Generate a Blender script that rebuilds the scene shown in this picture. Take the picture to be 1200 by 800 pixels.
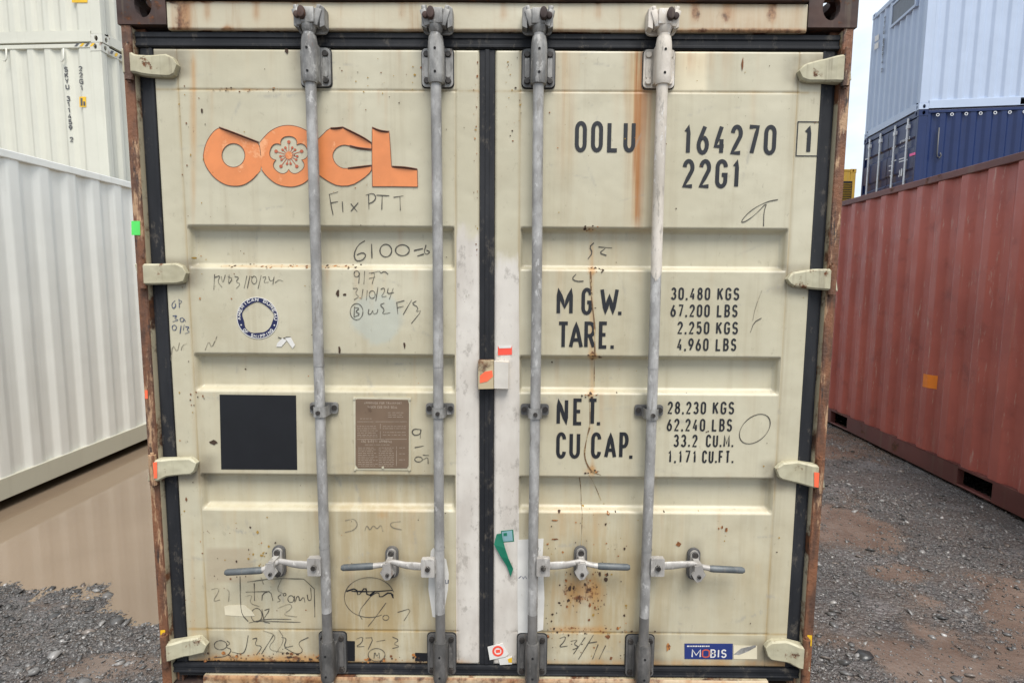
import bpy, bmesh, math, random
import numpy as np
from mathutils import Vector, Matrix, noise as mnoise
from mathutils.geometry import tessellate_polygon
random.seed(7); np.random.seed(7)
for o in list(bpy.data.objects): bpy.data.objects.remove(o)
S = bpy.context.scene; C = S.collection
# ------------------------------------------------------------------ camera
FPX, CX, CD, CZ, PIT, YAW, ROL = 655.44, .10026, 1.9457, 1.63469, .10561, -.0044065, .0066985
cp, sp, cy_, sy_ = math.cos(PIT), math.sin(PIT), math.cos(YAW), math.sin(YAW)
Fv = Vector((sy_*cp, cy_*cp, -sp)); Rv = Vector((cy_, -sy_, 0)); Uv = Rv.cross(Fv)
R2 = Rv*math.cos(ROL)+Uv*math.sin(ROL); U2 = Uv*math.cos(ROL)-Rv*math.sin(ROL)
CAM = Vector((CX, -CD, CZ))
cd = bpy.data.cameras.new('camera'); cam = bpy.data.objects.new('camera', cd); C.objects.link(cam)
M = Matrix((R2, U2, -Fv)).transposed().to_4x4(); M.translation = CAM; cam.matrix_world = M
cd.sensor_width = 36; cd.sensor_fit = 'HORIZONTAL'; cd.lens = FPX/1200*36
cd.clip_start = .05; cd.clip_end = 3000
S.camera = cam
# ------------------------------------------------------------------ sky, sun, exposure
SUN_EL, SUN_AZ = math.radians(60), math.radians(164)      # azimuth clockwise from +Y: behind the camera, a little right
wd = bpy.data.worlds.new('World'); S.world = wd; wd.use_nodes = True
nt = wd.node_tree; nt.nodes.clear()
def N(t, typ, **kw):
    n = t.nodes.new(typ)
    for k, v in kw.items():
        if k in n.inputs.keys(): n.inputs[k].default_value = v
        else: setattr(n, k, v)
    return n
sky = N(nt, 'ShaderNodeTexSky', sky_type='NISHITA', sun_disc=False, sun_elevation=SUN_EL, sun_rotation=SUN_AZ, air_density=1.0, dust_density=1.5)
tc = N(nt, 'ShaderNodeTexCoord'); mp = N(nt, 'ShaderNodeMapping'); mp.inputs['Scale'].default_value = (1.4, 1.4, 3.2)
nz = N(nt, 'ShaderNodeTexNoise', Scale=2.2, Detail=7.0, Roughness=.55)
rp = N(nt, 'ShaderNodeValToRGB'); rp.color_ramp.elements[0].position = .30; rp.color_ramp.elements[1].position = .56
rp.color_ramp.elements[0].color = (.42, .42, .42, 1); rp.color_ramp.elements[1].color = (.97, .97, .97, 1)
mx = N(nt, 'ShaderNodeMixRGB'); mx.inputs['Color2'].default_value = (7.2, 7.9, 8.6, 1)
bg = N(nt, 'ShaderNodeBackground', Strength=.072); ow = N(nt, 'ShaderNodeOutputWorld')
L = nt.links.new
L(tc.outputs['Generated'], mp.inputs['Vector']); L(mp.outputs[0], nz.inputs['Vector']); L(nz.outputs['Fac'], rp.inputs[0])
L(rp.outputs[0], mx.inputs['Fac']); L(sky.outputs[0], mx.inputs['Color1']); L(mx.outputs[0], bg.inputs['Color']); L(bg.outputs[0], ow.inputs['Surface'])
sl = bpy.data.lights.new('sun', 'SUN'); sl.energy = 2.1; sl.angle = math.radians(32); sl.color = (1, .96, .9)
so = bpy.data.objects.new('sun', sl); C.objects.link(so)
sd = Vector((math.sin(SUN_AZ)*math.cos(SUN_EL), math.cos(SUN_AZ)*math.cos(SUN_EL), math.sin(SUN_EL)))
so.rotation_euler = sd.to_track_quat('Z', 'Y').to_euler(); so.location = sd*40
vs = S.view_settings; vs.view_transform = 'Standard'; vs.look = 'None'; vs.gamma = 1; vs.use_curve_mapping = False
vs.exposure = 0.98
# ------------------------------------------------------------------ helpers
def ray(px, py): return (Fv + R2*((px-600)/FPX) + U2*((400-py)/FPX))
def at(px, py, ax, val):
    v = ray(px, py); t = (val-CAM[ax])/v[ax]; return CAM+v*t
def W(px, py, Y=.015):
    p = at(px, py, 1, Y); return (p.x, p.z)
def WL(pts, Y=.015): return [W(a, b, Y) for a, b in pts]
def px_of(P):                        # world points (n,3) -> photograph pixels, to paint stains where the photo has them
    v = P-np.array(CAM); d = v@np.array(Fv)
    return 600+FPX*(v@np.array(R2))/d, 400-FPX*(v@np.array(U2))/d

class MB:
    def __init__(s): s.v = []; s.f = []; s.m = []
    def add(s, vs, fs, m=0):
        b = len(s.v); s.v += [tuple(p) for p in vs]; s.f += [tuple(i+b for i in f) for f in fs]; s.m += [m]*len(fs); return s
    def box(s, x0, x1, y0, y1, z0, z1, m=0, T=None):
        vs = [(x, y, z) for x in (x0, x1) for y in (y0, y1) for z in (z0, z1)]
        if T: vs = [T(*p) for p in vs]
        return s.add(vs, [(0, 1, 3, 2), (4, 6, 7, 5), (0, 4, 5, 1), (2, 3, 7, 6), (0, 2, 6, 4), (1, 5, 7, 3)], m)
    def plate(s, outer, holes, t0, t1, f, m=0):      # extruded polygon with holes; f(u,v,w)->xyz
        loops = [list(outer)]+[list(h) for h in holes]
        flat = [p for l in loops for p in l]; n = len(flat)
        tris = tessellate_polygon([[Vector((a, b, 0)) for a, b in l] for l in loops])
        vs = [f(a, b, t0) for a, b in flat]+[f(a, b, t1) for a, b in flat]
        fs = [tuple(t) for t in tris]+[tuple(i+n for i in reversed(t)) for t in tris]
        k = 0
        for l in loops:
            q = len(l)
            for i in range(q): a = k+i; b = k+(i+1) % q; fs.append((a, b, b+n, a+n))
            k += q
        return s.add(vs, fs, m)
    def prism(s, poly, y0, y1, m=0, holes=()):       # polygon in the XZ plane, front y0 back y1
        return s.plate(poly, holes, y0, y1, lambda u, v, w: (u, w, v), m)
    def tube(s, pts, r, seg=16, m=0, caps=True, flat=None):
        pts = [Vector(p) for p in pts]; rr = r if isinstance(r, (list, tuple)) else [r]*len(pts)
        vs = []; up = None
        for i, p in enumerate(pts):
            d = (pts[min(i+1, len(pts)-1)]-pts[max(i-1, 0)]).normalized()
            if up is None: up = Vector((0, 0, 1)) if abs(d.z) < .8 else Vector((0, 1, 0))
            a = d.cross(up).normalized(); b = a.cross(d).normalized()
            ra = rr[i]; ra, rb = ra if isinstance(ra, tuple) else (ra, ra)
            for k in range(seg):
                t = 2*math.pi*k/seg; vs.append(p+a*(math.cos(t)*ra)+b*(math.sin(t)*rb))
        fs = [(i*seg+k, i*seg+(k+1) % seg, (i+1)*seg+(k+1) % seg, (i+1)*seg+k) for i in range(len(pts)-1) for k in range(seg)]
        if caps: fs += [tuple(range(seg))[::-1], tuple((len(pts)-1)*seg+k for k in range(seg))]
        return s.add(vs, fs, m)
    def cyl(s, c, ax, r, h, seg=16, m=0):
        c = Vector(c); d = Vector({'x': (1, 0, 0), 'y': (0, 1, 0), 'z': (0, 0, 1)}[ax])*(h/2)
        return s.tube([c-d, c+d], r, seg, m)
    def build(s, name, mats, parent=None, bevel=0, smooth=False, segs=2, recalc=True, auto=None):
        me = bpy.data.meshes.new(name); me.from_pydata(s.v, [], s.f)
        mats = mats if isinstance(mats, (list, tuple)) else [mats]
        for m in mats: me.materials.append(m)
        me.polygons.foreach_set('material_index', s.m)
        if recalc or bevel:
            bm = bmesh.new(); bm.from_mesh(me)
            if bevel:
                bmesh.ops.remove_doubles(bm, verts=bm.verts, dist=1e-6)
                bmesh.ops.recalc_face_normals(bm, faces=bm.faces)
                es = [e for e in bm.edges if len(e.link_faces) == 2 and e.calc_face_angle(0) > .5]
                bmesh.ops.bevel(bm, geom=es, offset=bevel, segments=segs, affect='EDGES', profile=.5, clamp_overlap=True)
            if recalc: bmesh.ops.recalc_face_normals(bm, faces=bm.faces)
            bm.to_mesh(me); bm.free()
        if smooth: me.polygons.foreach_set('use_smooth', [True]*len(me.polygons))
        if auto: me.set_sharp_from_angle(angle=math.radians(auto))
        return link(name, me, parent)
def link(name, me, parent=None):
    o = bpy.data.objects.new(name, me); C.objects.link(o)
    if parent: o.parent = parent
    return o
def empty(name, loc=(0, 0, 0), rz=0):
    o = bpy.data.objects.new(name, None); C.objects.link(o); o.location = loc; o.rotation_euler = (0, 0, rz); o.empty_display_size = .2
    return o
def tag(o, label=None, cat=None, group=None, kind=None):
    for k, v in (('label', label), ('category', cat), ('group', group), ('kind', kind)):
        if v: o[k] = v
    return o
def circ(cx, cy, rx, ry=None, n=24, a0=0):
    ry = rx if ry is None else ry
    return [(cx+rx*math.cos(a0+2*math.pi*i/n), cy+ry*math.sin(a0+2*math.pi*i/n)) for i in range(n)]
def rrect(x0, x1, y0, y1, r, n=4):
    p = []
    for cx, cy, a in ((x1-r, y1-r, 0), (x0+r, y1-r, 90), (x0+r, y0+r, 180), (x1-r, y0+r, 270)):
        p += [(cx+r*math.cos(math.radians(a+90*i/n)), cy+r*math.sin(math.radians(a+90*i/n))) for i in range(n+1)]
    return p
# ------------------------------------------------------------------ materials
def rgb(h):                        # sRGB 0-255 -> linear
    return tuple(((c/255)/12.92 if c/255 <= .04045 else ((c/255+.055)/1.055)**2.4) for c in h)+(1,)
class Mat:
    def __init__(s, name, rough=.5, metal=0, spec=.5):
        s.m = bpy.data.materials.new(name); s.m.use_nodes = True; s.t = s.m.node_tree
        s.b = s.t.nodes['Principled BSDF']; s.b.inputs['Roughness'].default_value = rough; s.b.inputs['Metallic'].default_value = metal
        s.b.inputs['Specular IOR Level'].default_value = spec
        s.co = N(s.t, 'ShaderNodeTexCoord')
    def L(s, a, b): s.t.links.new(a, b)
    def noise(s, scale, detail=4, rough=.55, stretch=None, dist=0):
        n = N(s.t, 'ShaderNodeTexNoise', Scale=scale, Detail=detail, Roughness=rough, Distortion=dist)
        if stretch:
            m = N(s.t, 'ShaderNodeMapping'); m.inputs['Scale'].default_value = stretch
            s.L(s.co.outputs['Object'], m.inputs['Vector']); s.L(m.outputs[0], n.inputs['Vector'])
        else: s.L(s.co.outputs['Object'], n.inputs['Vector'])
        return n.outputs['Fac']
    def ramp(s, fac, lo, hi, a=0., b=1.):
        n = N(s.t, 'ShaderNodeMapRange'); n.interpolation_type = 'SMOOTHSTEP'; n.clamp = True
        for k, v in (('From Min', lo), ('From Max', hi), ('To Min', a), ('To Max', b)): n.inputs[k].default_value = v
        s.L(fac, n.inputs['Value']); return n.outputs['Result']
    def math(s, op, a, b=None):
        n = N(s.t, 'ShaderNodeMath', operation=op)
        for i, v in enumerate((a, b)):
            if v is None: continue
            if isinstance(v, (int, float)): n.inputs[i].default_value = v
            else: s.L(v, n.inputs[i])
        return n.outputs[0]
    def mix(s, f, a, b, mode='MIX'):
        n = N(s.t, 'ShaderNodeMixRGB', blend_type=mode)
        for i, v in enumerate((f, a, b)):
            if isinstance(v, (int, float)): n.inputs[i].default_value = v if i == 0 else (v, v, v, 1)
            elif isinstance(v, tuple): n.inputs[i].default_value = v if len(v) == 4 else v+(1,)
            else: s.L(v, n.inputs[i])
        return n.outputs[0]
    def attr(s, name):
        n = N(s.t, 'ShaderNodeAttribute', attribute_name=name); q = N(s.t, 'ShaderNodeSeparateColor'); s.L(n.outputs['Color'], q.inputs[0])
        return q.outputs[0], q.outputs[1], q.outputs[2]
    def col(s, c): 
        if isinstance(c, tuple): s.b.inputs['Base Color'].default_value = c
        else: s.L(c, s.b.inputs['Base Color'])
        return s
    def rough(s, r): s.L(r, s.b.inputs['Roughness']); return s
    def bump(s, h, strength=.3, dist=.002, prev=None):
        n = N(s.t, 'ShaderNodeBump', Strength=strength, Distance=dist); s.L(h, n.inputs['Height'])
        if prev: s.L(prev, n.inputs['Normal'])
        s.L(n.outputs[0], s.b.inputs['Normal']); return n.outputs[0]
CREAM = (.535, .497, .375, 1); CREAM2 = (.470, .430, .310, 1)
RUST = (.17, .062, .022, 1); RUSTD = (.06, .028, .016, 1); RUSTO = (.42, .17, .045, 1)
def paint(name, c1, c2, rust=.0, rough=.42, streak=.25, dent=.4, scale=1., grime=(.2, .16, .11, 1)):
    m = Mat(name, rough)
    c = m.mix(m.ramp(m.noise(2.2*scale, 5), .3, .7), c1, c2)
    st = m.ramp(m.noise(9*scale, 5, .6, (1.6, 1.6, .08)), .52, .75)
    c = m.mix(m.math('MULTIPLY', st, streak), c, grime)
    sp_ = m.ramp(m.noise(55*scale, 3), .66, .72)
    c = m.mix(m.math('MULTIPLY', sp_, .35*streak), c, grime)
    if rust:
        r = m.ramp(m.noise(5*scale, 9, .68), .62-rust*.3, .70-rust*.26)
        c = m.mix(r, c, m.mix(m.ramp(m.noise(30*scale, 5), .35, .65), RUST, RUSTD))
        m.rough(m.math('ADD', m.math('MULTIPLY', r, .4), rough))
    m.col(c)
    b = m.bump(m.noise(3.1*scale, 2), dent, .012)
    m.bump(m.noise(140, 3), .12, .001, b)
    return m.m
# --- cream door paint driven by stain masks stored on the mesh
def door_paint():
    m = Mat('cream_door_paint', .42)
    r_, w_, t_ = m.attr('stain'); g_, d_, p_ = m.attr('stain_b')
    c = m.mix(m.ramp(m.noise(1.7, 5), .3, .7), CREAM, CREAM2)
    n1 = m.noise(14, 8, .65, (1.5, 1.5, .16)); n2 = m.noise(34, 7, .65); n3 = m.noise(7, 7, .6)
    c = m.mix(m.math('MULTIPLY', m.ramp(m.noise(11, 5, .6, (1.6, 1.6, .07)), .5, .74), .34), c, (.33, .27, .17, 1))
    c = m.mix(m.math('MULTIPLY', m.ramp(m.noise(5, 6, .6), .46, .74), .30), c, (.36, .31, .21, 1))
    c = m.mix(m.math('MULTIPLY', d_, m.ramp(n1, .3, .62, .12, .85)), c, (.33, .225, .09, 1))
    c = m.mix(m.math('MULTIPLY', t_, .85), c, (.40, .335, .235, 1))
    c = m.mix(m.math('MULTIPLY', m.ramp(m.math('ADD', g_, m.math('MULTIPLY', n3, .8)), .75, 1.0), .62), c, (.42, .45, .40, 1))
    c = m.mix(m.math('MULTIPLY', p_, .8), c, (.70, .62, .44, 1))
    wp = m.mix(m.ramp(m.noise(8, 6, .6, (1, 1, .35)), .35, .7), (.62, .58, .525, 1), (.50, .455, .405, 1))
    wp = m.mix(m.math('MULTIPLY', m.ramp(m.noise(26, 8, .72, (1, 1, .6)), .54, .66), .55), wp, (.25, .225, .195, 1))
    c = m.mix(m.ramp(m.math('ADD', w_, m.math('MULTIPLY', m.noise(22, 6, .6, (1, 1, .4)), .35)), .6, .72), c, wp)
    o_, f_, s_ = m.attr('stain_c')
    nv = m.noise(20, 6, .62, (2.2, 2.2, .06))
    c = m.mix(m.math('MULTIPLY', o_, m.ramp(nv, .28, .66, .35, 1.)), c, m.mix(m.ramp(nv, .4, .62), (.52, .33, .13, 1), (.36, .15, .04, 1)))
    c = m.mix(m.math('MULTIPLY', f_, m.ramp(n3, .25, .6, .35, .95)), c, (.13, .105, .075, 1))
    c = m.mix(m.math('MULTIPLY', s_, m.ramp(m.noise(38, 7, .7, (1, 1, .5)), .45, .6)), c, (.30, .285, .25, 1))
    wash = m.ramp(m.math('ADD', r_, m.math('MULTIPLY', n1, .9)), .58, 1.35)
    c = m.mix(m.math('MULTIPLY', wash, .8), c, (.46, .235, .07, 1))
    core = m.ramp(m.math('ADD', m.math('MINIMUM', r_, .62), m.math('MULTIPLY', n2, 1.1)), 1.16, 1.34)
    c = m.mix(core, c, m.mix(m.ramp(m.noise(60, 4), .35, .65), RUST, RUSTD))
    c = m.mix(m.math('MULTIPLY', m.ramp(m.noise(48, 8, .75, (1, 1, .6)), .60, .68), .38), c, (.27, .235, .165, 1))
    chips = m.ramp(m.noise(70, 4, .6), .735, .755)
    c = m.mix(m.math('MULTIPLY', chips, .75), c, (.20, .11, .055, 1))
    m.col(c); m.rough(m.math('ADD', m.math('MULTIPLY', core, .35), m.ramp(n3, .3, .7, .36, .5)))
    b = m.bump(m.noise(4.2, 3), .7, .012)
    b = m.bump(core, .3, .0015, b)
    m.bump(m.noise(160, 3), .10, .001, b)
    return m.m
M_door = door_paint()
M_cream_rust = paint('cream_paint_rusting', (.56, .49, .34, 1), (.47, .39, .25, 1), .42, .5, .6)
M_cream = paint('cream_paint', CREAM, CREAM2, .06, .45, .35)
M_rust = paint('bare_rusty_steel', (.068, .034, .025, 1), (.032, .019, .017, 1), .22, .75, .3, 1., 3.)
def post_mat():
    m = Mat('rusty_post_paint', .62)
    c = m.mix(m.ramp(m.noise(16, 7, .65, (1, 1, .3)), .38, .62), (.20, .082, .038, 1), (.085, .042, .026, 1))
    c = m.mix(m.ramp(m.noise(9, 8, .7, (2, 2, .35)), .53, .60), c, (.43, .27, .155, 1))
    c = m.mix(m.ramp(m.noise(13, 9, .75, (2, 2, .4)), .55, .62), c, (.036, .024, .02, 1))
    c = m.mix(m.ramp(m.noise(31, 8, .75, (2, 2, .5)), .62, .66), c, (.36, .27, .18, 1))
    m.col(c); m.bump(m.noise(45, 8, .7), .9, .006); return m.m
M_post = post_mat()
def header_mat():
    m = Mat('header_cream_paint', .48)
    r_, w_, t_ = m.attr('stain')
    c = m.mix(m.ramp(m.noise(2.5, 5), .3, .7), CREAM, (.50, .43, .30, 1))
    n1 = m.noise(10, 7, .65, (1.5, 1.5, .12)); n2 = m.noise(22, 8, .68, (1, 1, .7))
    c = m.mix(m.math('MULTIPLY', m.ramp(n1, .52, .72), .45), c, (.33, .2, .09, 1))
    wash = m.ramp(m.math('ADD', r_, m.math('MULTIPLY', n1, .9)), .6, 1.3)
    c = m.mix(m.math('MULTIPLY', wash, .85), c, (.36, .17, .06, 1))
    core = m.ramp(m.math('ADD', m.math('MINIMUM', r_, .64), m.math('MULTIPLY', n2, 1.0)), 1.04, 1.28)
    c = m.mix(core, c, m.mix(m.ramp(m.noise(40, 4), .35, .65), RUST, RUSTD))
    m.col(c); m.bump(m.noise(30, 5), .25, .003); return m.m
M_header = header_mat()
def rubber():
    m = Mat('black_door_rubber', .66, 0, .3)
    c = m.mix(m.ramp(m.noise(6, 6, .6, (1, 1, .3)), .35, .75), (.011, .012, .015, 1), (.028, .029, .033, 1))
    c = m.mix(m.math('MULTIPLY', m.ramp(m.noise(24, 9, .75, (1, 1, .5)), .54, .66), .55), c, (.13, .112, .09, 1))
    m.col(c); m.bump(m.noise(40, 4), .3, .002); return m.m
M_rubber = rubber()
def galv(name, c1, c2, rust=.3, paint_c=None, metal=.15):
    m = Mat(name, .5, metal)
    c = m.mix(m.ramp(m.noise(18, 7, .65, (1, 1, .45)), .35, .65), c1, c2)
    c = m.mix(m.ramp(m.noise(6, 6, .7, (1, 1, .6)), .42, .62, 0, .55), c, tuple(v*.62 for v in c2[:3])+(1,))
    c = m.mix(m.math('MULTIPLY', m.ramp(m.noise(46, 8, .75, (1, 1, .22)), .54, .64), .6), c, (.17, .155, .135, 1))
    c = m.mix(m.math('MULTIPLY', m.ramp(m.noise(33, 7, .7, (1, 1, .5)), .58, .64), .55), c, tuple(min(.7, v*1.35) for v in c1[:3])+(1,))
    c = m.mix(m.math('MULTIPLY', m.ramp(m.noise(11, 8, .7, (2, 2, .5)), .70-rust*.16, .78-rust*.16), .8), c, (.15, .085, .05, 1))
    m.col(c); m.bump(m.noise(90, 5), .25, .0015); return m.m
M_bar = galv('weathered_galvanised', (.45, .44, .425, 1), (.27, .26, .25, 1), .3)
M_barw = galv('cream_painted_bar', (.66, .60, .53, 1), (.57, .51, .43, 1), .2, metal=0)
M_barlow = galv('dark_bar_steel', (.12, .115, .11, 1), (.20, .19, .18, 1), .4)
M_fit = galv('grey_cast_fitting', (.37, .36, .34, 1), (.15, .145, .14, 1), .5)
M_fitd = galv('dark_cast_fitting', (.085, .083, .083, 1), (.15, .145, .14, 1), .5)
M_hub = galv('pale_cast_fitting', (.50, .475, .44, 1), (.38, .355, .33, 1), .35)
M_grip = galv('grey_handle_grip', (.075, .085, .09, 1), (.13, .14, .145, 1), .3)
def flat(name, c, rough=.5, wear=None, wc=(.5, .45, .33, 1), wscale=30):
    m = Mat(name, rough)
    if wear is None: m.col(m.mix(m.ramp(m.noise(12, 4), .3, .7), c, tuple(v*.85 for v in c[:3])+(1,)))
    else: m.col(m.mix(m.ramp(m.noise(wscale, 7, .7), wear, wear+.06), m.mix(m.ramp(m.noise(12, 4), .3, .7), c, tuple(v*.85 for v in c[:3])+(1,)), wc))
    return m.m
M_ink = flat('black_stencil_paint', (.014, .015, .019, 1), .45, .755, (.42, .36, .25, 1), 55)
M_mark = flat('black_marker', (.075, .068, .055, 1), .5, .70, (.36, .31, .22, 1), 60)
M_markf = flat('faded_marker', (.20, .175, .13, 1), .5, .56, (.44, .38, .27, 1), 60)
M_markb = flat('blue_marker', (.05, .07, .14, 1), .5, .6, (.42, .36, .25, 1), 60)
M_orange = flat('orange_vinyl', (.74, .25, .085, 1), .4, .56, (.78, .36, .17, 1), 6)
M_peel = flat('curled_vinyl_edge', (.14, .055, .03, 1), .6)
M_cream_decal = flat('cream_vinyl', (.62, .57, .46, 1), .45)
M_red = flat('red_vinyl', (.55, .10, .06, 1), .4)
M_navy = flat('navy_vinyl', (.012, .016, .075, 1), .35)
M_mobis = flat('blue_sticker', (.020, .038, .17, 1), .35)
M_white = flat('white_sticker', (.72, .70, .66, 1), .45, .68, (.42, .38, .32, 1), 18)
M_pale = flat('pale_label', (.68, .61, .45, 1), .5, .66, (.5, .44, .32, 1), 16)
M_black = flat('black_vinyl', (.010, .011, .014, 1), .32, .70, (.2, .18, .14, 1), 40)
M_plate = flat('brown_data_plate', (.175, .118, .078, 1), .42, .62, (.11, .07, .045, 1), 14)
M_plate_t = flat('plate_lettering', (.44, .36, .28, 1), .5, .58, (.17, .115, .08, 1), 70)
M_fluo = flat('fluorescent_orange', (.95, .16, .07, 1), .45, .64, (.6, .5, .4, 1), 26)
M_redsq = flat('red_sticker_paint', (.85, .09, .055, 1), .45)
M_fgreen = flat('fluorescent_green', (.10, .72, .13, 1), .5)
M_green = flat('green_seal_strap', (.010, .16, .095, 1), .35)
M_teal = flat('teal_tag', (.23, .38, .42, 1), .3)
M_yellow = flat('yellow_decal', (.80, .48, .02, 1), .45)
M_pink = flat('pink_tape', (.9, .12, .35, 1), .5)
M_chip1 = flat('rust_chip', RUST, .85, .5, RUSTO, 40)
M_chip2 = flat('dark_rust_chip', (.055, .03, .018, 1), .85)
M_chip3 = flat('ochre_chip', (.36, .22, .045, 1), .8)
M_void = flat('dark_recess', (.008, .008, .009, 1), .9)
M_bolt = galv('rusty_bolt', (.045, .038, .034, 1), (.025, .022, .02, 1), .5)
# ------------------------------------------------------------------ container body shared by all boxes
def cast_block(b, T, l0, l1, w0, w1, z0, z1, sl, sw, sz, m=0):
    """hollow corner casting: holes in its end, side and top or bottom faces. sl/sw/sz = outward signs"""
    t = .026; dl = l1-l0; dw = w1-w0; h = z1-z0
    zc = z0+h/2+(.004*sz)
    lo, li = (l1, l0) if sl > 0 else (l0, l1); wo, wi = (w1, w0) if sw > 0 else (w0, w1)
    wm = wo-sw*.088; lm = lo-sl*.096
    wall = lambda a, s: (a, a-s*t)
    a0, a1 = wall(lo, sl)
    b.plate([(w0, z0), (w1, z0), (w1, z1), (w0, z1)], [circ(wm, zc, (.029), .0415, 20)], a0, a1, lambda u, v, q: T(q, u, v), m)          # end face
    c0, c1 = wall(wo, sw); s0, s1 = sorted((lo-sl*t, li))
    b.plate([(s0, z0), (s1, z0), (s1, z1), (s0, z1)], [circ(lm, zc, (.029), .0415, 20)], c0, c1, lambda u, v, q: T(u, q, v), m)          # side face
    q0, q1 = sorted((wo-sw*t, wi)); zo = z1 if sz > 0 else z0
    b.plate([(s0, q0), (s1, q0), (s1, q1), (s0, q1)], [circ(lm, wm, .062, .0315, 20)], zo, zo-sz*t, lambda u, v, q: T(u, v, q), m)   # top / bottom face
    k0, k1 = sorted((wi, wi+sw*.012)); zz0, zz1 = (z0, z1-t) if sz > 0 else (z0+t, z1)
    b.box(s0, s1, k0, k1, zz0, zz1, m, T)
    e0, e1 = sorted((li, li+sl*.012)); f0, f1 = sorted((wo-sw*t, wi+sw*.012)); b.box(e0, e1, f0, f1, zz0, zz1, m, T)
    zi = z0 if sz > 0 else z1; y0, y1 = sorted((zi, zi+sz*.012)); b.box(min(lo-sl*t, li+sl*.012), max(lo-sl*t, li+sl*.012), f0, f1, y0, y1, m, T)
def corr_profile(a0, a1, pitch=.278, o=.082, sl=.058, i=.080, ch=.008):
    """(position, depth 0..1) of a pressed steel sheet with eased bends"""
    p = [(a0, 0)]; x = a0+.05
    while x+sl+i+sl < a1-.05:
        for q, d in ((0, 0), (sl, 1), (sl+i, 1), (2*sl+i, 0)):
            g = .12
            if d == 0 and q == 0: p += [(x-ch, 0), (x, .04), (x+ch, g)]
            elif q == sl: p += [(x+q-ch, 1-g), (x+q, .96), (x+q+ch, 1)]
            elif q == sl+i: p += [(x+q-ch, 1), (x+q, .96), (x+q+ch, 1-g)]
            else: p += [(x+q-ch, g), (x+q, .04), (x+q+ch, 0)]
        x += pitch
    p.append((a1, 0)); return p
def sheet(b, prof, f, z0, z1, m=0):
    vs = []; fs = []
    for a, d in prof: vs += [f(a, d, z0), f(a, d, z1)]
    for i in range(len(prof)-1): fs.append((2*i, 2*i+2, 2*i+3, 2*i+1))
    b.add(vs, fs, m)
def container_body(root, T, Lc, H, M, MC, near_end='wall', far_end='wall', pockets=True, castings=(0, 1), near_skip=False, rail=None, wave=.036):
    """T(l,w,z) -> local xyz; l runs 0..Lc along the box, w across +-1.219"""
    Wd = 1.219; rail = rail or M
    for s in (-1, 1):
        b = MB(); prof = corr_profile(.17, Lc-.17)
        sheet(b, prof, lambda a, d, z: T(a, s*(Wd-.012-wave*d), z), .165, H-.062)
        b.build('side_wall', M, root)
        b = MB(); b.box(.178, Lc-.178, min(s*(Wd-.002), s*(Wd-.062)), max(s*(Wd-.002), s*(Wd-.062)), H-.068, H-.008, 0, T)
        b.build('top_rail', rail, root, bevel=.006)
        b = MB(); w0, w1 = sorted((s*(Wd-.001), s*(Wd-.055)))
        if pockets:
            c = Lc/2; e = [.178, c-1.025-.18, c-1.025+.18, c+1.025-.18, c+1.025+.18, Lc-.178]
            for i in (0, 2, 4): b.box(e[i], e[i+1], w0, w1, .012, .172, 0, T)
            for i in (1, 3):
                b.box(e[i], e[i+1], w0, w1, .152, .172, 0, T); b.box(e[i], e[i+1], w0, w1, .012, .022, 0, T)
        else: b.box(.178, Lc-.178, w0, w1, .012, .172, 0, T)
        b.build('bottom_rail', rail, root, bevel=.004)
        if pockets:
            for k in (-1, 1):
                b = MB(); cc = Lc/2+k*1.025; w2, w3 = sorted((s*(Wd-.42), s*(Wd-.40)))
                b.box(cc-.18, cc+.18, w2, w3, .014, .16, 0, T); b.build('fork_pocket', M_void, root)
    b = MB(); b.box(.02, Lc-.02, -Wd+.06, Wd-.06, .150, .164, 0, T); b.build('floor', M_void, root)
    b = MB(); prof = corr_profile(.17, Lc-.17, .209, .09, .03, .06, .004)
    vs = []; 
    for a, d in prof: vs += [T(a, -Wd+.05, H-.03-.02*d), T(a, Wd-.05, H-.03-.02*d)]
    b.add(vs, [(2*i, 2*i+1, 2*i+3, 2*i+2) for i in range(len(prof)-1)]); b.build('roof', M, root)
    for e in (0, 1):
        if e == 0 and near_skip: continue
        l0, l1 = (0, .17) if e == 0 else (Lc-.17, Lc); f = -1 if e == 0 else 1
        for s in (-1, 1):
            b = MB(); w0, w1 = sorted((s*(Wd-.004), s*(Wd-.075))); q0, q1 = (.004, .168) if e == 0 else (Lc-.168, Lc-.004)
            b.box(q0, q1, w0, w1, .118, H-.118, 0, T); b.build('corner_post', M, root, bevel=.008)
        zt = MB(); q0, q1 = (.006, .07) if e == 0 else (Lc-.07, Lc-.006)
        zt.box(q0, q1, -Wd+.162, Wd-.162, H-.115, H-.012, 0, T); zt.build('header', M, root, bevel=.005)
        zb = MB(); zb.box(q0, q1, -Wd+.162, Wd-.162, .014, .160, 0, T); zb.build('sill', M, root, bevel=.005)
        kind = near_end if e == 0 else far_end
        if kind == 'wall':
            b = MB(); prof = corr_profile(-Wd+.07, Wd-.07, .25)
            sheet(b, prof, lambda a, d, z: T((.014+.04*d) if e == 0 else Lc-.014-.04*d, a, z), .15, H-.105)
            b.build('end_wall', M, root)
    for e in (0, 1):
        if e not in castings: continue
        for s in (-1, 1):
            for sz in (-1, 1):
                b = MB(); l0, l1 = (-.004, .174) if e == 0 else (Lc-.174, Lc+.004)
                w0, w1 = sorted((s*Wd, s*(Wd-.162))); z0, z1 = (H-.118, H) if sz > 0 else (0, .118)
                cast_block(b, T, l0, l1, w0, w1, z0, z1, -1 if e == 0 else 1, s, sz); b.build('corner_casting', MC, root, recalc=True)
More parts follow.
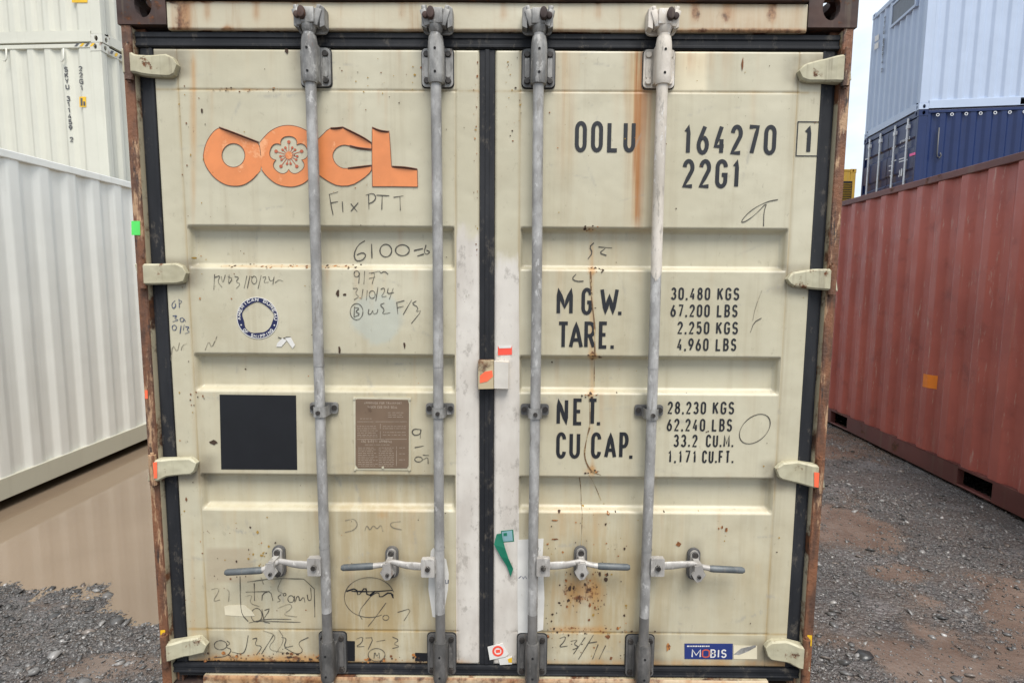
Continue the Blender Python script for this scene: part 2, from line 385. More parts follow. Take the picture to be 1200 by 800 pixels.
# ------------------------------------------------------------------ stroke lettering
def arc(cx, cy, rx, ry, a0, a1, n=10):
    return [(cx+rx*math.cos(math.radians(a0+(a1-a0)*i/n)), cy+ry*math.sin(math.radians(a0+(a1-a0)*i/n))) for i in range(n+1)]
R_ = .23
def oval(): 
    p = arc(.5, 1-R_, .5, R_, 0, 180)+arc(.5, R_, .5, R_, 180, 360); return p+[p[0]]
GL = {
 'O': [oval()], '0': [oval()], '1': [[(.12, .80), (.58, 1), (.58, 0)]],
 '2': [arc(.5, .74, .48, .26, 175, -25)+[(0, 0), (1, 0)]],
 '3': [arc(.48, .75, .45, .25, 160, -85)+arc(.48, .26, .52, .26, 85, -160)],
 '4': [[(.68, 1), (0, .25), (1, .25)], [(.72, .52), (.72, 0)]],
 '5': [[(.95, 1), (.14, 1), (.08, .56)]+arc(.48, .32, .52, .32, 125, -155)],
 '6': [[(.70, 1), (.12, .5)], arc(.5, .29, .5, .29, 0, 360, 16)], '7': [[(0, 1), (1, 1), (.36, 0)]],
 '8': [arc(.5, .76, .42, .24, 0, 360, 14), arc(.5, .27, .5, .27, 0, 360, 14)],
 '9': [[(.30, 0), (.88, .5)], arc(.5, .71, .5, .29, 0, 360, 16)],
 'A': [[(0, 0), (.5, 1), (1, 0)], [(.19, .30), (.81, .30)]],
 'B': [[(0, .52), (0, 1), (.5, 1)]+arc(.52, .76, .42, .24, 90, -90)+[(0, .52), (0, 0), (.5, 0)]+arc(.5, .26, .5, .26, -90, 90)],
 'C': [arc(.5, 1-R_, .5, R_, 0, 180)+arc(.5, R_, .5, R_, 180, 360)], 'D': [[(0, 0), (0, 1), (.5, 1)]+arc(.45, .5, .55, .5, 90, -90, 14)+[(0, 0)]],
 'E': [[(1, 1), (0, 1), (0, 0), (1, 0)], [(0, .52), (.82, .52)]], 'F': [[(1, 1), (0, 1), (0, 0)], [(0, .52), (.82, .52)]],
 'G': [arc(.5, 1-R_, .5, R_, 0, 180)+arc(.5, R_, .5, R_, 180, 360)+[(1, .46), (.55, .46)]],
 'H': [[(0, 0), (0, 1)], [(1, 0), (1, 1)], [(0, .5), (1, .5)]], 'I': [[(.5, 0), (.5, 1)]], 'J': [[(.85, 1), (.85, .25)]+arc(.43, .25, .42, .25, 0, -170)],
 'K': [[(0, 0), (0, 1)], [(1, 1), (.02, .42)], [(.35, .62), (1, 0)]], 'L': [[(0, 1), (0, 0), (1, 0)]],
 'M': [[(0, 0), (0, 1), (.5, .25), (1, 1), (1, 0)]], 'N': [[(0, 0), (0, 1), (1, 0), (1, 1)]],
 'P': [[(0, 0), (0, 1), (.5, 1)]+arc(.5, .73, .5, .27, 90, -90)+[(0, .46)]],
 'R': [[(0, 0), (0, 1), (.5, 1)]+arc(.5, .74, .5, .26, 90, -90)+[(0, .48)], [(.5, .48), (1, 0)]],
 'S': [arc(.5, .75, .47, .25, 20, 250)+arc(.5, .26, .5, .26, 80, -160)], 'T': [[(0, 1), (1, 1)], [(.5, 1), (.5, 0)]],
 'U': [[(0, 1), (0, R_)]+arc(.5, R_, .5, R_, 180, 360)+[(1, 1)]], 'V': [[(0, 1), (.5, 0), (1, 1)]],
 'W': [[(0, 1), (.25, 0), (.5, .75), (.75, 0), (1, 1)]], 'Y': [[(0, 1), (.5, .5), (1, 1)], [(.5, .5), (.5, 0)]], 'X': [[(0, 0), (1, 1)], [(0, 1), (1, 0)]],
 '.': [[(.0, -.04), (.0, .14)]], ',': [[(.2, .10), (-.05, -.10)]], '-': [[(.1, .5), (.9, .5)]], '/': [[(0, 0), (1, 1)]],
}
NARROW = {'1': .72, 'I': .35, '.': .35, ',': .35, ' ': .62, '-': .7, 'J': .9, 'M': 1.25, 'W': 1.3}
def resample(p, step):
    out = [p[0]]
    for a, b in zip(p, p[1:]):
        n = max(1, int(math.hypot(b[0]-a[0], b[1]-a[1])/step))
        out += [(a[0]+(b[0]-a[0])*i/n, a[1]+(b[1]-a[1])*i/n) for i in range(1, n+1)]
    return out
def ribbon(b, pts, w, f, m=0, step=.006, wob=0):
    """flat painted stroke of width w; f(u,v) -> xyz on the surface it lies on"""
    p = [q for i, q in enumerate(pts) if i == 0 or math.hypot(q[0]-pts[i-1][0], q[1]-pts[i-1][1]) > 1e-5]
    if len(p) < 2: return
    p = resample(p, step); n = len(p); closed = math.hypot(p[0][0]-p[-1][0], p[0][1]-p[-1][1]) < 1e-5
    vs = []
    for i in range(n):
        a = p[i-1] if i else (p[-2] if closed else p[0]); c = p[i+1] if i < n-1 else (p[1] if closed else p[-1])
        d1 = Vector((p[i][0]-a[0], p[i][1]-a[1])); d2 = Vector((c[0]-p[i][0], c[1]-p[i][1]))
        if d1.length < 1e-7: d1 = d2
        if d2.length < 1e-7: d2 = d1
        d1.normalize(); d2.normalize(); t = d1+d2
        t = d2 if t.length < .2 else t.normalized()
        nn = Vector((-t.y, t.x)); cs = t.dot(d2); k = 1/cs if cs > .69 else 1.05
        hw = w/2*k*(1+(wob*math.sin(i*.45+pts[0][0]*900)*math.sin(i*.13+1) if wob else 0))
        vs += [f(p[i][0]+nn.x*hw, p[i][1]+nn.y*hw), f(p[i][0]-nn.x*hw, p[i][1]-nn.y*hw)]
    b.add(vs, [(2*i, 2*i+1, 2*i+3, 2*i+2) for i in range(n-1)], m)
def text(b, s, u0, u1, v0, v1, w, f, m=0, gap=.36):
    """stroke text filling the box u0..u1 (along) by v0..v1 (up)"""
    adv = [NARROW.get(c, 1.) for c in s]; tot = sum(adv)+gap*(len(s)-1); cw = (u1-u0)/tot; x = u0
    for c, a in zip(s, adv):
        for st in GL.get(c, []):
            ribbon(b, [(x+w/2+(a*cw-w)*p[0], v0+w/2+(v1-v0-w)*p[1]) for p in st], w, f, m, step=.02)
        x += (a+gap)*cw
# ================================================================== the big cream container in front
PD = .015
ship = empty('shipping_container', (0, 0, 0))
tag(ship, 'weathered cream container seen door end on, with four locking bars and a peeling orange logo', 'shipping container')
TM = lambda l, w, z: (w, l, z)
container_body(ship, TM, 6.058, 2.591, M_cream_rust, M_rust, near_end=None, near_skip=True)
# corner posts of the door end: an L section with a rusty outer face
for s in (-1, 1):
    b = MB(); poly = [(s*1.211, 0), (s*1.179, 0), (s*1.179, .030), (s*1.150, .030), (s*1.150, .06), (s*1.211, .16)]
    b.plate(poly, [], .119, 2.472, lambda u, v, q: (u, v, q), 0)
    # the cream painted inner return of the post
    b.box(min(s*1.1788, s*1.1762), max(s*1.1788, s*1.1762), .0012, .0305, .125, 2.466, 1)
    b.build('corner_post', [M_post, M_cream_rust], ship, bevel=.002)
# ---- door geometry: a fine height field pressed with three shallow troughs
ZT, ZB = W(400, 57)[1], W(400, 777)[1]
TRO = [(W(400, 315)[1], W(400, 265)[1]), (W(400, 459)[1], W(400, 415)[1]), (W(400, 598)[1], W(400, 556)[1])]
DEP, SLZ, SLX = .035, .0145, .011
ZW = (W(400, 738)[1], W(400, 106)[1])
DOORS = {-1: dict(x0=-1.122, x1=-.0235, p0=-1.036, p1=-.1095), 1: dict(x0=.0290, x1=1.128, p0=.1180, p1=1.0415)}
def trough(x, z, d):
    f = 0
    for z0, z1 in TRO:
        k = np.minimum.reduce([(z-z0)/SLZ, (z1-z)/SLZ, (x-d['p0'])/SLX, (d['p1']-x)/SLX]) if isinstance(x, np.ndarray) else min((z-z0)/SLZ, (z1-z)/SLZ, (x-d['p0'])/SLX, (d['p1']-x)/SLX)
        k = np.clip(k, 0, 1); f = np.maximum(f, k*k*(3-2*k)*.35+k*.65)
    return f
DENTS = [W(a, c)+(r, h) for a, c, r, h in ((470, 128, .05, .0022), (300, 240, .07, .0018), (660, 225, .06, .0022), (860, 262, .05, .0018), (640, 440, .05, .0025), (850, 575, .05, .0024), (560, 300, .04, .0012), (290, 430, .05, .0025), (450, 440, .06, .002), (345, 610, .06, .002), (715, 610, .06, .0022), (880, 625, .06, .0022), (905, 690, .05, .002), (250, 615, .05, .002), (730, 705, .05, .0018), (830, 700, .06, .002))]
def wave(x, z, s): return .0006*np.sin(x*5.1+s)*np.sin(z*6.3+1.2*s)+.0003*np.sin(x*13+2)*np.sin(z*11)+sum(a*np.exp(-((x-u)/r)**2-((z-v)/r)**2) for u, v, r, a in DENTS)
def surf(x, z):
    s = -1 if x < 0 else 1; return PD+DEP*float(trough(x, z, DOORS[s]))+float(wave(x, z, s))
def on(off): return lambda x, z: (x, surf(x, z)-off, z)
def feather(px, py, x0, x1, y0, y1, fx=4, fy=8):
    a = np.clip((px-x0)/fx+.5, 0, 1)*np.clip((x1-px)/fx+.5, 0, 1)*np.clip((py-y0)/fy+.5, 0, 1)*np.clip((y1-py)/fy+.5, 0, 1)
    return a
def hline(px, py, y, x0, x1, w=3): return np.exp(-((py-y)/w)**2)*np.clip((px-x0)/12, 0, 1)*np.clip((x1-px)/12, 0, 1)
def vline(px, py, x, y0, y1, w=2.5): return np.exp(-((px-x)/w)**2)*np.clip((py-y0)/12, 0, 1)*np.clip((y1-py)/12, 0, 1)
def gb(px, py, cx, cy, rx, ry): return np.exp(-((px-cx)/rx)**2-((py-cy)/ry)**2)
def grid_lines(a0, a1, step, extra):
    e = sorted(set([a0, a1]+[x for x in extra if a0 < x < a1])); out = []
    for p, q in zip(e, e[1:]):
        n = max(1, int(round((q-p)/step))); out += [p+(q-p)*i/n for i in range(n)]
    return np.array(out+[e[-1]])
def make_door(s):
    d = DOORS[s]
    xs = grid_lines(d['x0'], d['x1'], .0058, [d['p0'], d['p0']+SLX, d['p0']+SLX/2, d['p1'], d['p1']-SLX, d['p1']-SLX/2]+[q+e for q in (d['p0']-.004, d['p1']+.004) for e in (-.003, 0, .003)])
    ez = [z for t in TRO for z in (t[0], t[0]+SLZ/2, t[0]+SLZ, t[1]-SLZ, t[1]-SLZ/2, t[1])]+[q+e for q in ZW for e in (-.003, 0, .003)]
    zs = grid_lines(ZB, ZT, .0058, ez)
    X, Z = np.meshgrid(xs, zs); nx, nz = len(xs), len(zs)
    Y = PD+DEP*trough(X, Z, d)
    # welded joint between the tube frame and the pressed panel
    inside = (X > d['p0']-.008) & (X < d['p1']+.008)
    for q in ZW: Y += .0022*np.clip(1-abs(Z-q)/.003, 0, 1)*inside
    for q in (d['p0']-.004, d['p1']+.004): Y += .0022*np.clip(1-abs(X-q)/.003, 0, 1)
    # rounded outer edge
    ed = np.minimum.reduce([X-d['x0'], d['x1']-X, Z-ZB, ZT-Z]); Y += .010*np.clip(1-ed/.006, 0, 1)**2
    # gentle plate waviness
    Y += wave(X, Z, s)
    V = np.stack([X.ravel(), Y.ravel(), Z.ravel()], 1)
    px, py = px_of(V)
    i = np.arange(nx*nz).reshape(nz, nx)
    F = np.stack([i[:-1, :-1], i[:-1, 1:], i[1:, 1:], i[1:, :-1]], -1).reshape(-1, 4)
    # stains, and dark surrounds at the hinges: where the photograph's door has them
    r = np.zeros(len(V)); wp = r.copy(); tp = r.copy(); gg = r.copy(); dd = r.copy(); pp = r.copy(); oo = r.copy(); ff = r.copy(); ss = r.copy()
    if s > 0:
        oo += .95*feather(px, py, 738, 766, 56, 272, 20, 40)*np.clip(1.1-(py-58)/260, .4, 1)+.55*feather(px, py, 742, 750, 58, 262, 5, 20)
        oo += .35*feather(px, py, 654, 672, 58, 200, 16, 60)+.3*feather(px, py, 795, 830, 56, 84, 26, 20)
        r += .30*feather(px, py, 655, 668, 58, 112, 8, 20)+.3*feather(px, py, 798, 828, 58, 90, 20, 20)
        pp += feather(px, py, 786, 828, 60, 108, 6, 5)
        r += .55*gb(px, py, 690, 268, 9, 4)+.5*gb(px, py, 694, 318, 7, 4)+.55*gb(px, py, 697, 417, 8, 4)+.35*gb(px, py, 690, 462, 7, 4)+.5*gb(px, py, 692, 551, 9, 5)
        r += .30*vline(px, py, 693, 262, 590, 5)+.2*vline(px, py, 694, 280, 560, 3)
        r += .36*feather(px, py, 640, 706, 675, 745, 40, 40)+.5*gb(px, py, 684, 690, 28, 16)+.30*feather(px, py, 640, 720, 592, 640, 30, 30)
        r += .42*hline(px, py, 737, 640, 720, 4)+.40*hline(px, py, 777, 600, 930, 6)+.16*hline(px, py, 598, 640, 760, 7)
        r += .25*vline(px, py, 946, 100, 350, 4)*.6
        dd += .55*feather(px, py, 636, 760, 620, 780, 90, 60)+.28*feather(px, py, 620, 960, 600, 780, 100, 160)+.22*feather(px, py, 640, 740, 230, 560, 60, 100)
        wp += feather(px, py, 576, 608.5, 310, 790, 1, 200)
        dd += .4*feather(px, py, 612, 640, 560, 620, 20, 20)
    else:
        r += .28*feather(px, py, 218, 232, 58, 250, 9, 40)+.26*vline(px, py, 227, 60, 300, 3)
        r += .42*hline(px, py, 105, 250, 330, 2.5)+.52*hline(px, py, 312, 250, 420, 2.5)+.3*hline(px, py, 462, 225, 262, 5)
        r += .5*hline(px, py, 772, 240, 380, 9)+.40*hline(px, py, 777, 200, 560, 6)+.3*gb(px, py, 320, 682, 8, 8)
        r += .26*vline(px, py, 560, 60, 330, 3)+.25*vline(px, py, 536, 560, 770, 4)+.22*vline(px, py, 226, 380, 770, 4)+.2*vline(px, py, 236, 425, 460, 4)
        r += .22*hline(px, py, 560, 420, 500, 8)+.45*gb(px, py, 448, 603, 9, 6)
        dd += .50*feather(px, py, 385, 500, 560, 770, 60, 120)+.32*feather(px, py, 215, 520, 700, 780, 80, 60)+.18*feather(px, py, 200, 540, 430, 780, 100, 200)
        wp += feather(px, py, 534.5, 566, 275, 790, 1, 240)
        tp += feather(px, py, 242, 296, 642, 682, 4, 4)
        gg += gb(px, py, 440, 372, 34, 32)
    r += .18*np.exp(-(ZT-V[:, 2])/.02)+.14*np.exp(-(V[:, 2]-ZB)/.06)
    for q in ZW: r += .13*np.exp(-((V[:, 2]-q)/.004)**2)
    for q in (d['p0']-.004, d['p1']+.004): dd += .7*np.exp(-((V[:, 0]-q)/.0035)**2)
    for q in ZW: dd += .8*np.exp(-((V[:, 2]-q)/.0032)**2)
    rr = random.Random(77+s); xa, xb = (218, 532) if s < 0 else (612, 912)
    for _ in range(60):                                  # faint run-off lines below seams and pressings
        x = rr.uniform(xa, xb); y0 = rr.choice([57, 57, 106, 268, 315, 315, 417, 459, 556, 598, 598, 660]); ln = rr.uniform(18, 90); w = rr.uniform(1.2, 4.5)
        oo += rr.uniform(.06, .30)*np.exp(-((px-x)/w)**2)*np.clip((py-y0+3)/5, 0, 1)*np.clip(1-(py-y0)/ln, 0, 1)
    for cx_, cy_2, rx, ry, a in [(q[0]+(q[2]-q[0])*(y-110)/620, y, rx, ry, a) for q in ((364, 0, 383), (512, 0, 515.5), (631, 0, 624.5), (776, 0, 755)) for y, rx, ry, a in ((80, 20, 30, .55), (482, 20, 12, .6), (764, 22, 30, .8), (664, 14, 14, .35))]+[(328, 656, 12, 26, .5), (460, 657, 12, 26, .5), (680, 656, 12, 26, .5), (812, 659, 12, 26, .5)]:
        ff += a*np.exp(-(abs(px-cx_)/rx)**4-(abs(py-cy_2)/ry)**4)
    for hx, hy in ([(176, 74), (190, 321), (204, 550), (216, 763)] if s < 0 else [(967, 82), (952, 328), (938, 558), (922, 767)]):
        ff += .7*np.exp(-(abs(px-hx-(14 if s < 0 else -14))/34)**6-(abs(py-hy)/18)**6)  # darkens the door around each hinge
    for k in range(60):                                  # rubbed and scratched places
        u, v = rr.uniform(xa, xb), rr.uniform(60, 770); t = rr.uniform(-.5, .5)+(1.57 if rr.random() < .4 else 0); l = rr.uniform(4, 26); w = rr.uniform(.8, 2.4)
        p_ = (px-u)*math.cos(t)+(py-v)*math.sin(t); q_ = -(px-u)*math.sin(t)+(py-v)*math.cos(t); ss += rr.uniform(.25, .7)*np.exp(-(p_/l)**4-(q_/w)**2)
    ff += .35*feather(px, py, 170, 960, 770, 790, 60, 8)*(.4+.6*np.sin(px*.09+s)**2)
    oo = np.clip(oo, 0, 1); ff = np.clip(ff, 0, 1); ss = np.clip(ss, 0, 1)
    # body behind the skin so the leaf has thickness, and chips appended to the same mesh
    b = MB(); nv = len(V)
    b.box(d['x0']+.003, d['x1']-.003, PD+.055, PD+.075, ZB+.003, ZT-.003)
    skirt = [(d['x0'], ZB), (d['x1'], ZB), (d['x1'], ZT), (d['x0'], ZT)]
    for (xa, za), (xb, zb) in zip(skirt, skirt[1:]+skirt[:1]):
        b.add([(xa, PD+.009, za), (xb, PD+.009, zb), (xb, PD+.074, zb), (xa, PD+.074, za)], [(0, 1, 2, 3)])
    rng = random.Random(31+s)
    def chip(cx, cy, sx, sy, m):
        x, z = W(cx, cy); n = rng.randint(6, 10); k = .00305; a0 = rng.random()*6
        if not (d['x0']+.006 < x < d['x1']-.006 and ZB+.006 < z < ZT-.006): return
        vs = [(x+math.cos(a0+6.283*j/n)*sx*k*rng.uniform(.55, 1.2), z+math.sin(a0+6.283*j/n)*sy*k*rng.uniform(.55, 1.25)) for j in range(n)]
        vs = [(u, surf(u, v)-.0019-rng.random()*.0003, v) for u, v in vs]
        b.add(vs, [tuple(range(n))], m)
    def spray(x0, x1, y0, y1, n, smin, smax, ms, tall=1.2):
        for _ in range(n):
            z_ = rng.random()**2; r0 = smin+(smax-smin)*z_
            chip(rng.uniform(x0, x1), rng.uniform(y0, y1), r0, r0*rng.uniform(.7, tall), rng.choice(ms))
    if s > 0:
        spray(615, 960, 60, 770, 70, .35, 1.1, [1, 2, 2, 3])
        spray(640, 735, 590, 745, 60, .5, 1.9, [1, 2, 2, 3]); spray(660, 712, 668, 712, 55, .5, 2.2, [1, 2, 2], 1.8); spray(640, 735, 700, 775, 30, .6, 2., [1, 2])
        spray(840, 855, 610, 640, 7, .6, 1.5, [1, 3], 3); spray(590, 612, 60, 170, 22, .4, 1.3, [1, 2, 3]); spray(640, 770, 735, 742, 30, .5, 1.6, [1, 2])
        for x, y in ((690, 267), (697, 316), (697, 418), (690, 463), (692, 552)): spray(x-9, x+11, y-3, y+3, 9, .7, 2.2, [1, 2, 2], .8)
        for x, y, a, c in ((783, 757, 3, 6), (712, 745, 3, 3), (650, 609, 4, 1), (651, 631, 5, 1), (795, 637, 4, 3), (870, 75, 1.2, 7), (713, 601, 2, 2.5)): chip(x, y, a, c, 1)
    else:
        spray(215, 545, 60, 770, 80, .35, 1.1, [1, 2, 2, 3])
        spray(420, 500, 68, 110, 16, .5, 1.6, [3, 3, 1]); spray(240, 330, 600, 690, 26, .5, 1.9, [1, 2, 3], 1.5); spray(290, 310, 645, 665, 12, .8, 2.2, [3])
        spray(222, 242, 455, 475, 9, .6, 2, [1, 2], 2); spray(255, 420, 309, 314, 40, .5, 2.1, [1, 2], .6); spray(240, 380, 764, 776, 60, .7, 2.6, [1, 2, 2], .9)
        spray(420, 540, 766, 777, 40, .6, 2.2, [1, 2]); spray(555, 561, 60, 300, 30, .4, 1.1, [1, 3], 2); spray(208, 240, 90, 760, 40, .4, 1.3, [2, 1, 3], 2); spray(250, 330, 103, 108, 22, .4, 1.4, [1, 2], .6)
        for x, y, a, c in ((396, 344, 2, 5), (404, 345, 3, 1.5), (398, 410, 1.6, 5), (474, 404, 1.3, 4), (251, 518, 5, 3), (237, 130, 1.4, 2.6), (336, 60, 2.2, 3)): chip(x, y, a, c, 2)
    me = bpy.data.meshes.new('door')
    fl = [tuple(int(k) for k in q) for q in F]
    me.from_pydata([tuple(v) for v in V]+b.v, [], fl+[tuple(k+nv for k in f) for f in b.f])
    for m in (M_door, M_chip1, M_chip2, M_chip3): me.materials.append(m)
    me.polygons.foreach_set('material_index', [0]*len(fl)+b.m)
    me.polygons.foreach_set('use_smooth', [True]*len(fl)+[False]*len(b.f))
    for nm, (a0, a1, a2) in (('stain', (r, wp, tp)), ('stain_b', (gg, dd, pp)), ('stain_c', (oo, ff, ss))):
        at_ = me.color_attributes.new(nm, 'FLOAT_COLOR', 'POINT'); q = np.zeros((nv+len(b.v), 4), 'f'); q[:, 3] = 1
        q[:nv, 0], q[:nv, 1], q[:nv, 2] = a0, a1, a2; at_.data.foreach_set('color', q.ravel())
    return link('door', me, ship)
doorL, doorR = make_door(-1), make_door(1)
# ---- black rubber gaskets
zg1, zg0 = W(400, 36, 0)[1], W(400, 792, 0)[1]
def strip(b, x0, x1, z0, z1, yf, lip=None):
    b.box(x0, x1, yf, .06, z0, z1)
    if lip == 'v':
        w = x1-x0
        b.box(x0+w*.36, x0+w*.64, yf-.004, yf-.0005, z0, z1)
    if lip == 'h':
        h = z1-z0
        for c, q in ((.15, .1), (.8, .17)): b.box(x0, x1, yf-.004, yf-.0005, z0+h*(c-q), z0+h*(c+q))
for sx in (-1, 1):
    b = MB(); w0, w1 = sorted((sx*1.164, sx*1.1225)); b.box(w0, w1, .019, .06, ZB, ZT)
    w2, w3 = sorted((sx*1.1755, sx*1.1645)); b.box(w2, w3, .027, .0295, ZB, ZT)
    w2, w3 = sorted((sx*1.134, sx*1.1235)); b.box(w2, w3, .016, .0188, ZB, ZT)
    b.build('rubber_gasket', M_rubber, ship, bevel=.003)
b = MB(); strip(b, -.0225, .0280, ZB, ZT, .019, 'v'); b.build('rubber_gasket', M_rubber, ship, bevel=.003)
b = MB(); strip(b, -1.1755, 1.1755, ZT+.002, zg1, .016, 'h'); b.build('rubber_gasket', M_rubber, ship, bevel=.003)
b = MB(); strip(b, -1.1755, 1.1755, zg0, ZB-.002, .014, 'h'); b.build('rubber_gasket', M_rubber, ship, bevel=.003)
# ---- header beam, sill, castings
def beam(name, x0, x1, z0, z1, yf, yb, mat, stain, lip=None):
    xs = np.linspace(x0, x1, 260); zs = np.linspace(z0, z1, 24); X, Z = np.meshgrid(xs, zs)
    ed = np.minimum(Z-z0, z1-Z); Y = yf+.006*np.clip(1-ed/.006, 0, 1)**2+.0015*np.sin(X*9)*np.sin(Z*30)
    V = np.stack([X.ravel(), Y.ravel(), Z.ravel()], 1); px, py = px_of(V); nx, nz = 260, 24
    i = np.arange(nx*nz).reshape(nz, nx); F = np.stack([i[:-1, :-1], i[:-1, 1:], i[1:, 1:], i[1:, :-1]], -1).reshape(-1, 4)
    r = stain(px, py); b = MB(); b.box(x0, x1, yf+.0085, yb, z0+.001, z1-.001, 1)
    me = bpy.data.meshes.new(name); me.from_pydata([tuple(v) for v in V]+b.v, [], [tuple(int(k) for k in q) for q in F]+[tuple(k+len(V) for k in f) for f in b.f])
    me.materials.append(mat); me.materials.append(M_cream_rust)
    me.polygons.foreach_set('material_index', [0]*len(F)+b.m); me.polygons.foreach_set('use_smooth', [True]*len(F)+[False]*len(b.f))
    at_ = me.color_attributes.new('stain', 'FLOAT_COLOR', 'POINT'); q = np.zeros((len(V)+len(b.v), 4), 'f'); q[:len(V), 0] = r; at_.data.foreach_set('color', q.ravel())
    return link(name, me, ship)
zh0 = zg1+.001; zh1 = W(400, 1.5, 0)[1]
def st_head(px, py):
    r = .62*feather(px, py, 208, 224, -5, 36, 9, 8)+.35*feather(px, py, 200, 206, -5, 40, 6, 8)+.6*gb(px, py, 266, 34, 6, 4)
    for x in (243, 300, 345, 470, 590, 700, 815, 852, 905): r = r+.34*vline(px, py, x, -6, 30, 5)
    r += .4*feather(px, py, 800, 945, -5, 40, 60, 10)*.6+.2
    r += .35*np.clip(1-(36-py)/4, 0, 1)+.45*np.clip(1-(py-2)/3.5, 0, 1)
    return r
beam('header', -1.055, 1.055, zh0, zh1, 0, .07, M_header, st_head)
b = MB(); b.box(-1.055, 1.055, -.012, .09, zh1+.001, zh1+.034); b.build('roof_lip', M_rust, ship, bevel=.004)
def st_sill(px, py): return .42+.25*gb(px, py, 330, 800, 120, 20)+.2*gb(px, py, 650, 800, 160, 20)+.3*np.clip(1-(py-792)/6, 0, 1)
beam('sill', -1.055, 1.055, .016, zg0-.002, -.004, .10, M_header, st_sill)
# ---- hinges
def hinge(poly, kx, s):
    P = WL(poly, -.012); xs = [p[0] for p in P]; xo = min(xs) if s < 0 else max(xs); xi = max(xs) if s < 0 else min(xs)
    zc = sum(p[1] for p in P)/len(P); zlo, zhi = min(p[1] for p in P), max(p[1] for p in P)
    b = MB(); t = tessellate_polygon([[Vector((a, c, 0)) for a, c in P]])
    def fy(x):                                        # blade cranked from the post over the gasket on to the door
        k = (x-xo)/(xi-xo); return -.020 if k < .28 else (-.020+.012*min(1, (k-.28)/.2))
    Q = []
    for a, c in zip(P, P[1:]+P[:1]): Q += [a, ((a[0]+c[0])/2, (a[1]+c[1])/2)]
    # swept in slices so that the crank shows
    n = 14; cols = []
    for i in range(n+1):
        x = xo+(xi-xo)*(.001+.998*i/n); zz = []
        for a, c in zip(P, P[1:]+P[:1]):
            if (a[0]-x)*(c[0]-x) <= 0 and a[0] != c[0]: zz.append(a[1]+(c[1]-a[1])*(x-a[0])/(c[0]-a[0]))
        cols.append((x, min(zz), max(zz)))
    vs = []
    for x, z0, z1 in cols: 
        y = fy(x); h = (z1-z0)*.5; e = min(.006, h*.4); yb = .0145
        q = .0055*min(1, max(0, (i-1)/2))*min(1, max(0, (n-1-i)/2)); vs += [(x, yb, z0), (x, y+e, z0), (x, y, z0+e), (x, y+q, z0+2.4*e), (x, y+q, z1-2.4*e), (x, y, z1-e), (x, y+e, z1), (x, yb, z1)]
    fs = [(8*i+k, 8*i+(k+1) % 8, 8*i+8+(k+1) % 8, 8*i+8+k) for i in range(n) for k in range(8)]+[tuple(range(8)), tuple(8*n+k for k in range(8))]
    b.add(vs, fs)
    o = b.build('hinge', M_hinge, doorL if s < 0 else doorR, bevel=.0025)
    # pin knuckle on the post
    b = MB(); xk = W(kx, 400, -.005)[0] if False else xo-s*.016
    b.tube([(xk, -.012, zlo-.012), (xk, -.012, zhi+.012)], .013, 14); b.tube([(xk, -.012, zlo-.02), (xk, -.012, zhi+.02)], .006, 10)
    b.build('hinge_pin', M_post, ship, smooth=True, auto=40)
M_hinge = paint('hinge_cream_paint', (.47, .44, .315, 1), (.37, .335, .225, 1), .2, .6, .6, .6, 4.)
hinge([(144, 57), (152, 60), (159, 65), (170, 64), (192, 62), (203, 67), (206, 75), (204, 86), (197, 90), (166, 88), (157, 86), (146, 88)], 0, -1)
hinge([(160, 309), (182, 309), (205, 308), (213, 312), (217, 320), (214, 331), (206, 333), (162, 334)], 0, -1)
hinge([(174, 540), (185, 538), (222, 537), (229, 543), (229, 552), (222, 557), (194, 559), (185, 564), (175, 563)], 0, -1)
hinge([(188, 754), (200, 753), (232, 748), (241, 757), (239, 766), (222, 770), (205, 772), (189, 777)], 0, -1)
hinge([(938, 82), (944, 74), (962, 69), (978, 66), (996, 63), (996, 95), (985, 97), (965, 95), (948, 95), (939, 91)], 0, 1)
hinge([(924, 327), (930, 319), (955, 315), (980, 315), (980, 341), (955, 339), (929, 336)], 0, 1)
hinge([(911, 550), (918, 543), (935, 541), (952, 544), (965, 545), (965, 573), (953, 571), (935, 567), (918, 563), (912, 559)], 0, 1)
hinge([(898, 760), (904, 753), (922, 752), (942, 757), (948, 760), (948, 785), (938, 783), (925, 778), (905, 775), (899, 769)], 0, 1)
# ------------------------------------------------------------------ locking bars and their fittings
header = bpy.data.objects['header']; sill = bpy.data.objects['sill']
YB = -.030; RB = .0178
def zpx(y, Y=YB, x=570): return W(x, y, Y)[1]
BARS = [dict(t=(364.3, 110), b=(383, 730), s=-1, hub=(368.5, 663.5), grip=(264, 306), gy=(670, 668), cat=(328, 656), th='fit', pw=.050, off=.006),
        dict(t=(511.6, 110), b=(515.4, 730), s=-1, hub=(501.5, 665), grip=(400, 436), gy=(664.5, 663), cat=(460, 657), th='fit', pw=.052, off=.0),
        dict(t=(631.0, 110), b=(624.5, 730), s=1, hub=(636.5, 664), grip=(738, 702), gy=(664, 663), cat=(680, 656.5), th='dark', pw=.054, off=.0),
        dict(t=(776.0, 110), b=(755, 730), s=1, hub=(770.5, 664), grip=(872, 833), gy=(667.5, 666), cat=(812, 659), th='white', pw=.052, off=-.004)]
M_lowf = galv('worn_lower_fitting', (.15, .143, .137, 1), (.06, .058, .056, 1), .5)
def rot_box(b, c, ax_u, ax_v, ax_w, hu, hv, hw, m=0):
    c = Vector(c); vs = [c+ax_u*(hu*i)+ax_v*(hv*j)+ax_w*(hw*k) for i in (-1, 1) for j in (-1, 1) for k in (-1, 1)]
    b.add(vs, [(0, 1, 3, 2), (4, 6, 7, 5), (0, 4, 5, 1), (2, 3, 7, 6), (0, 2, 6, 4), (1, 5, 7, 3)], m)
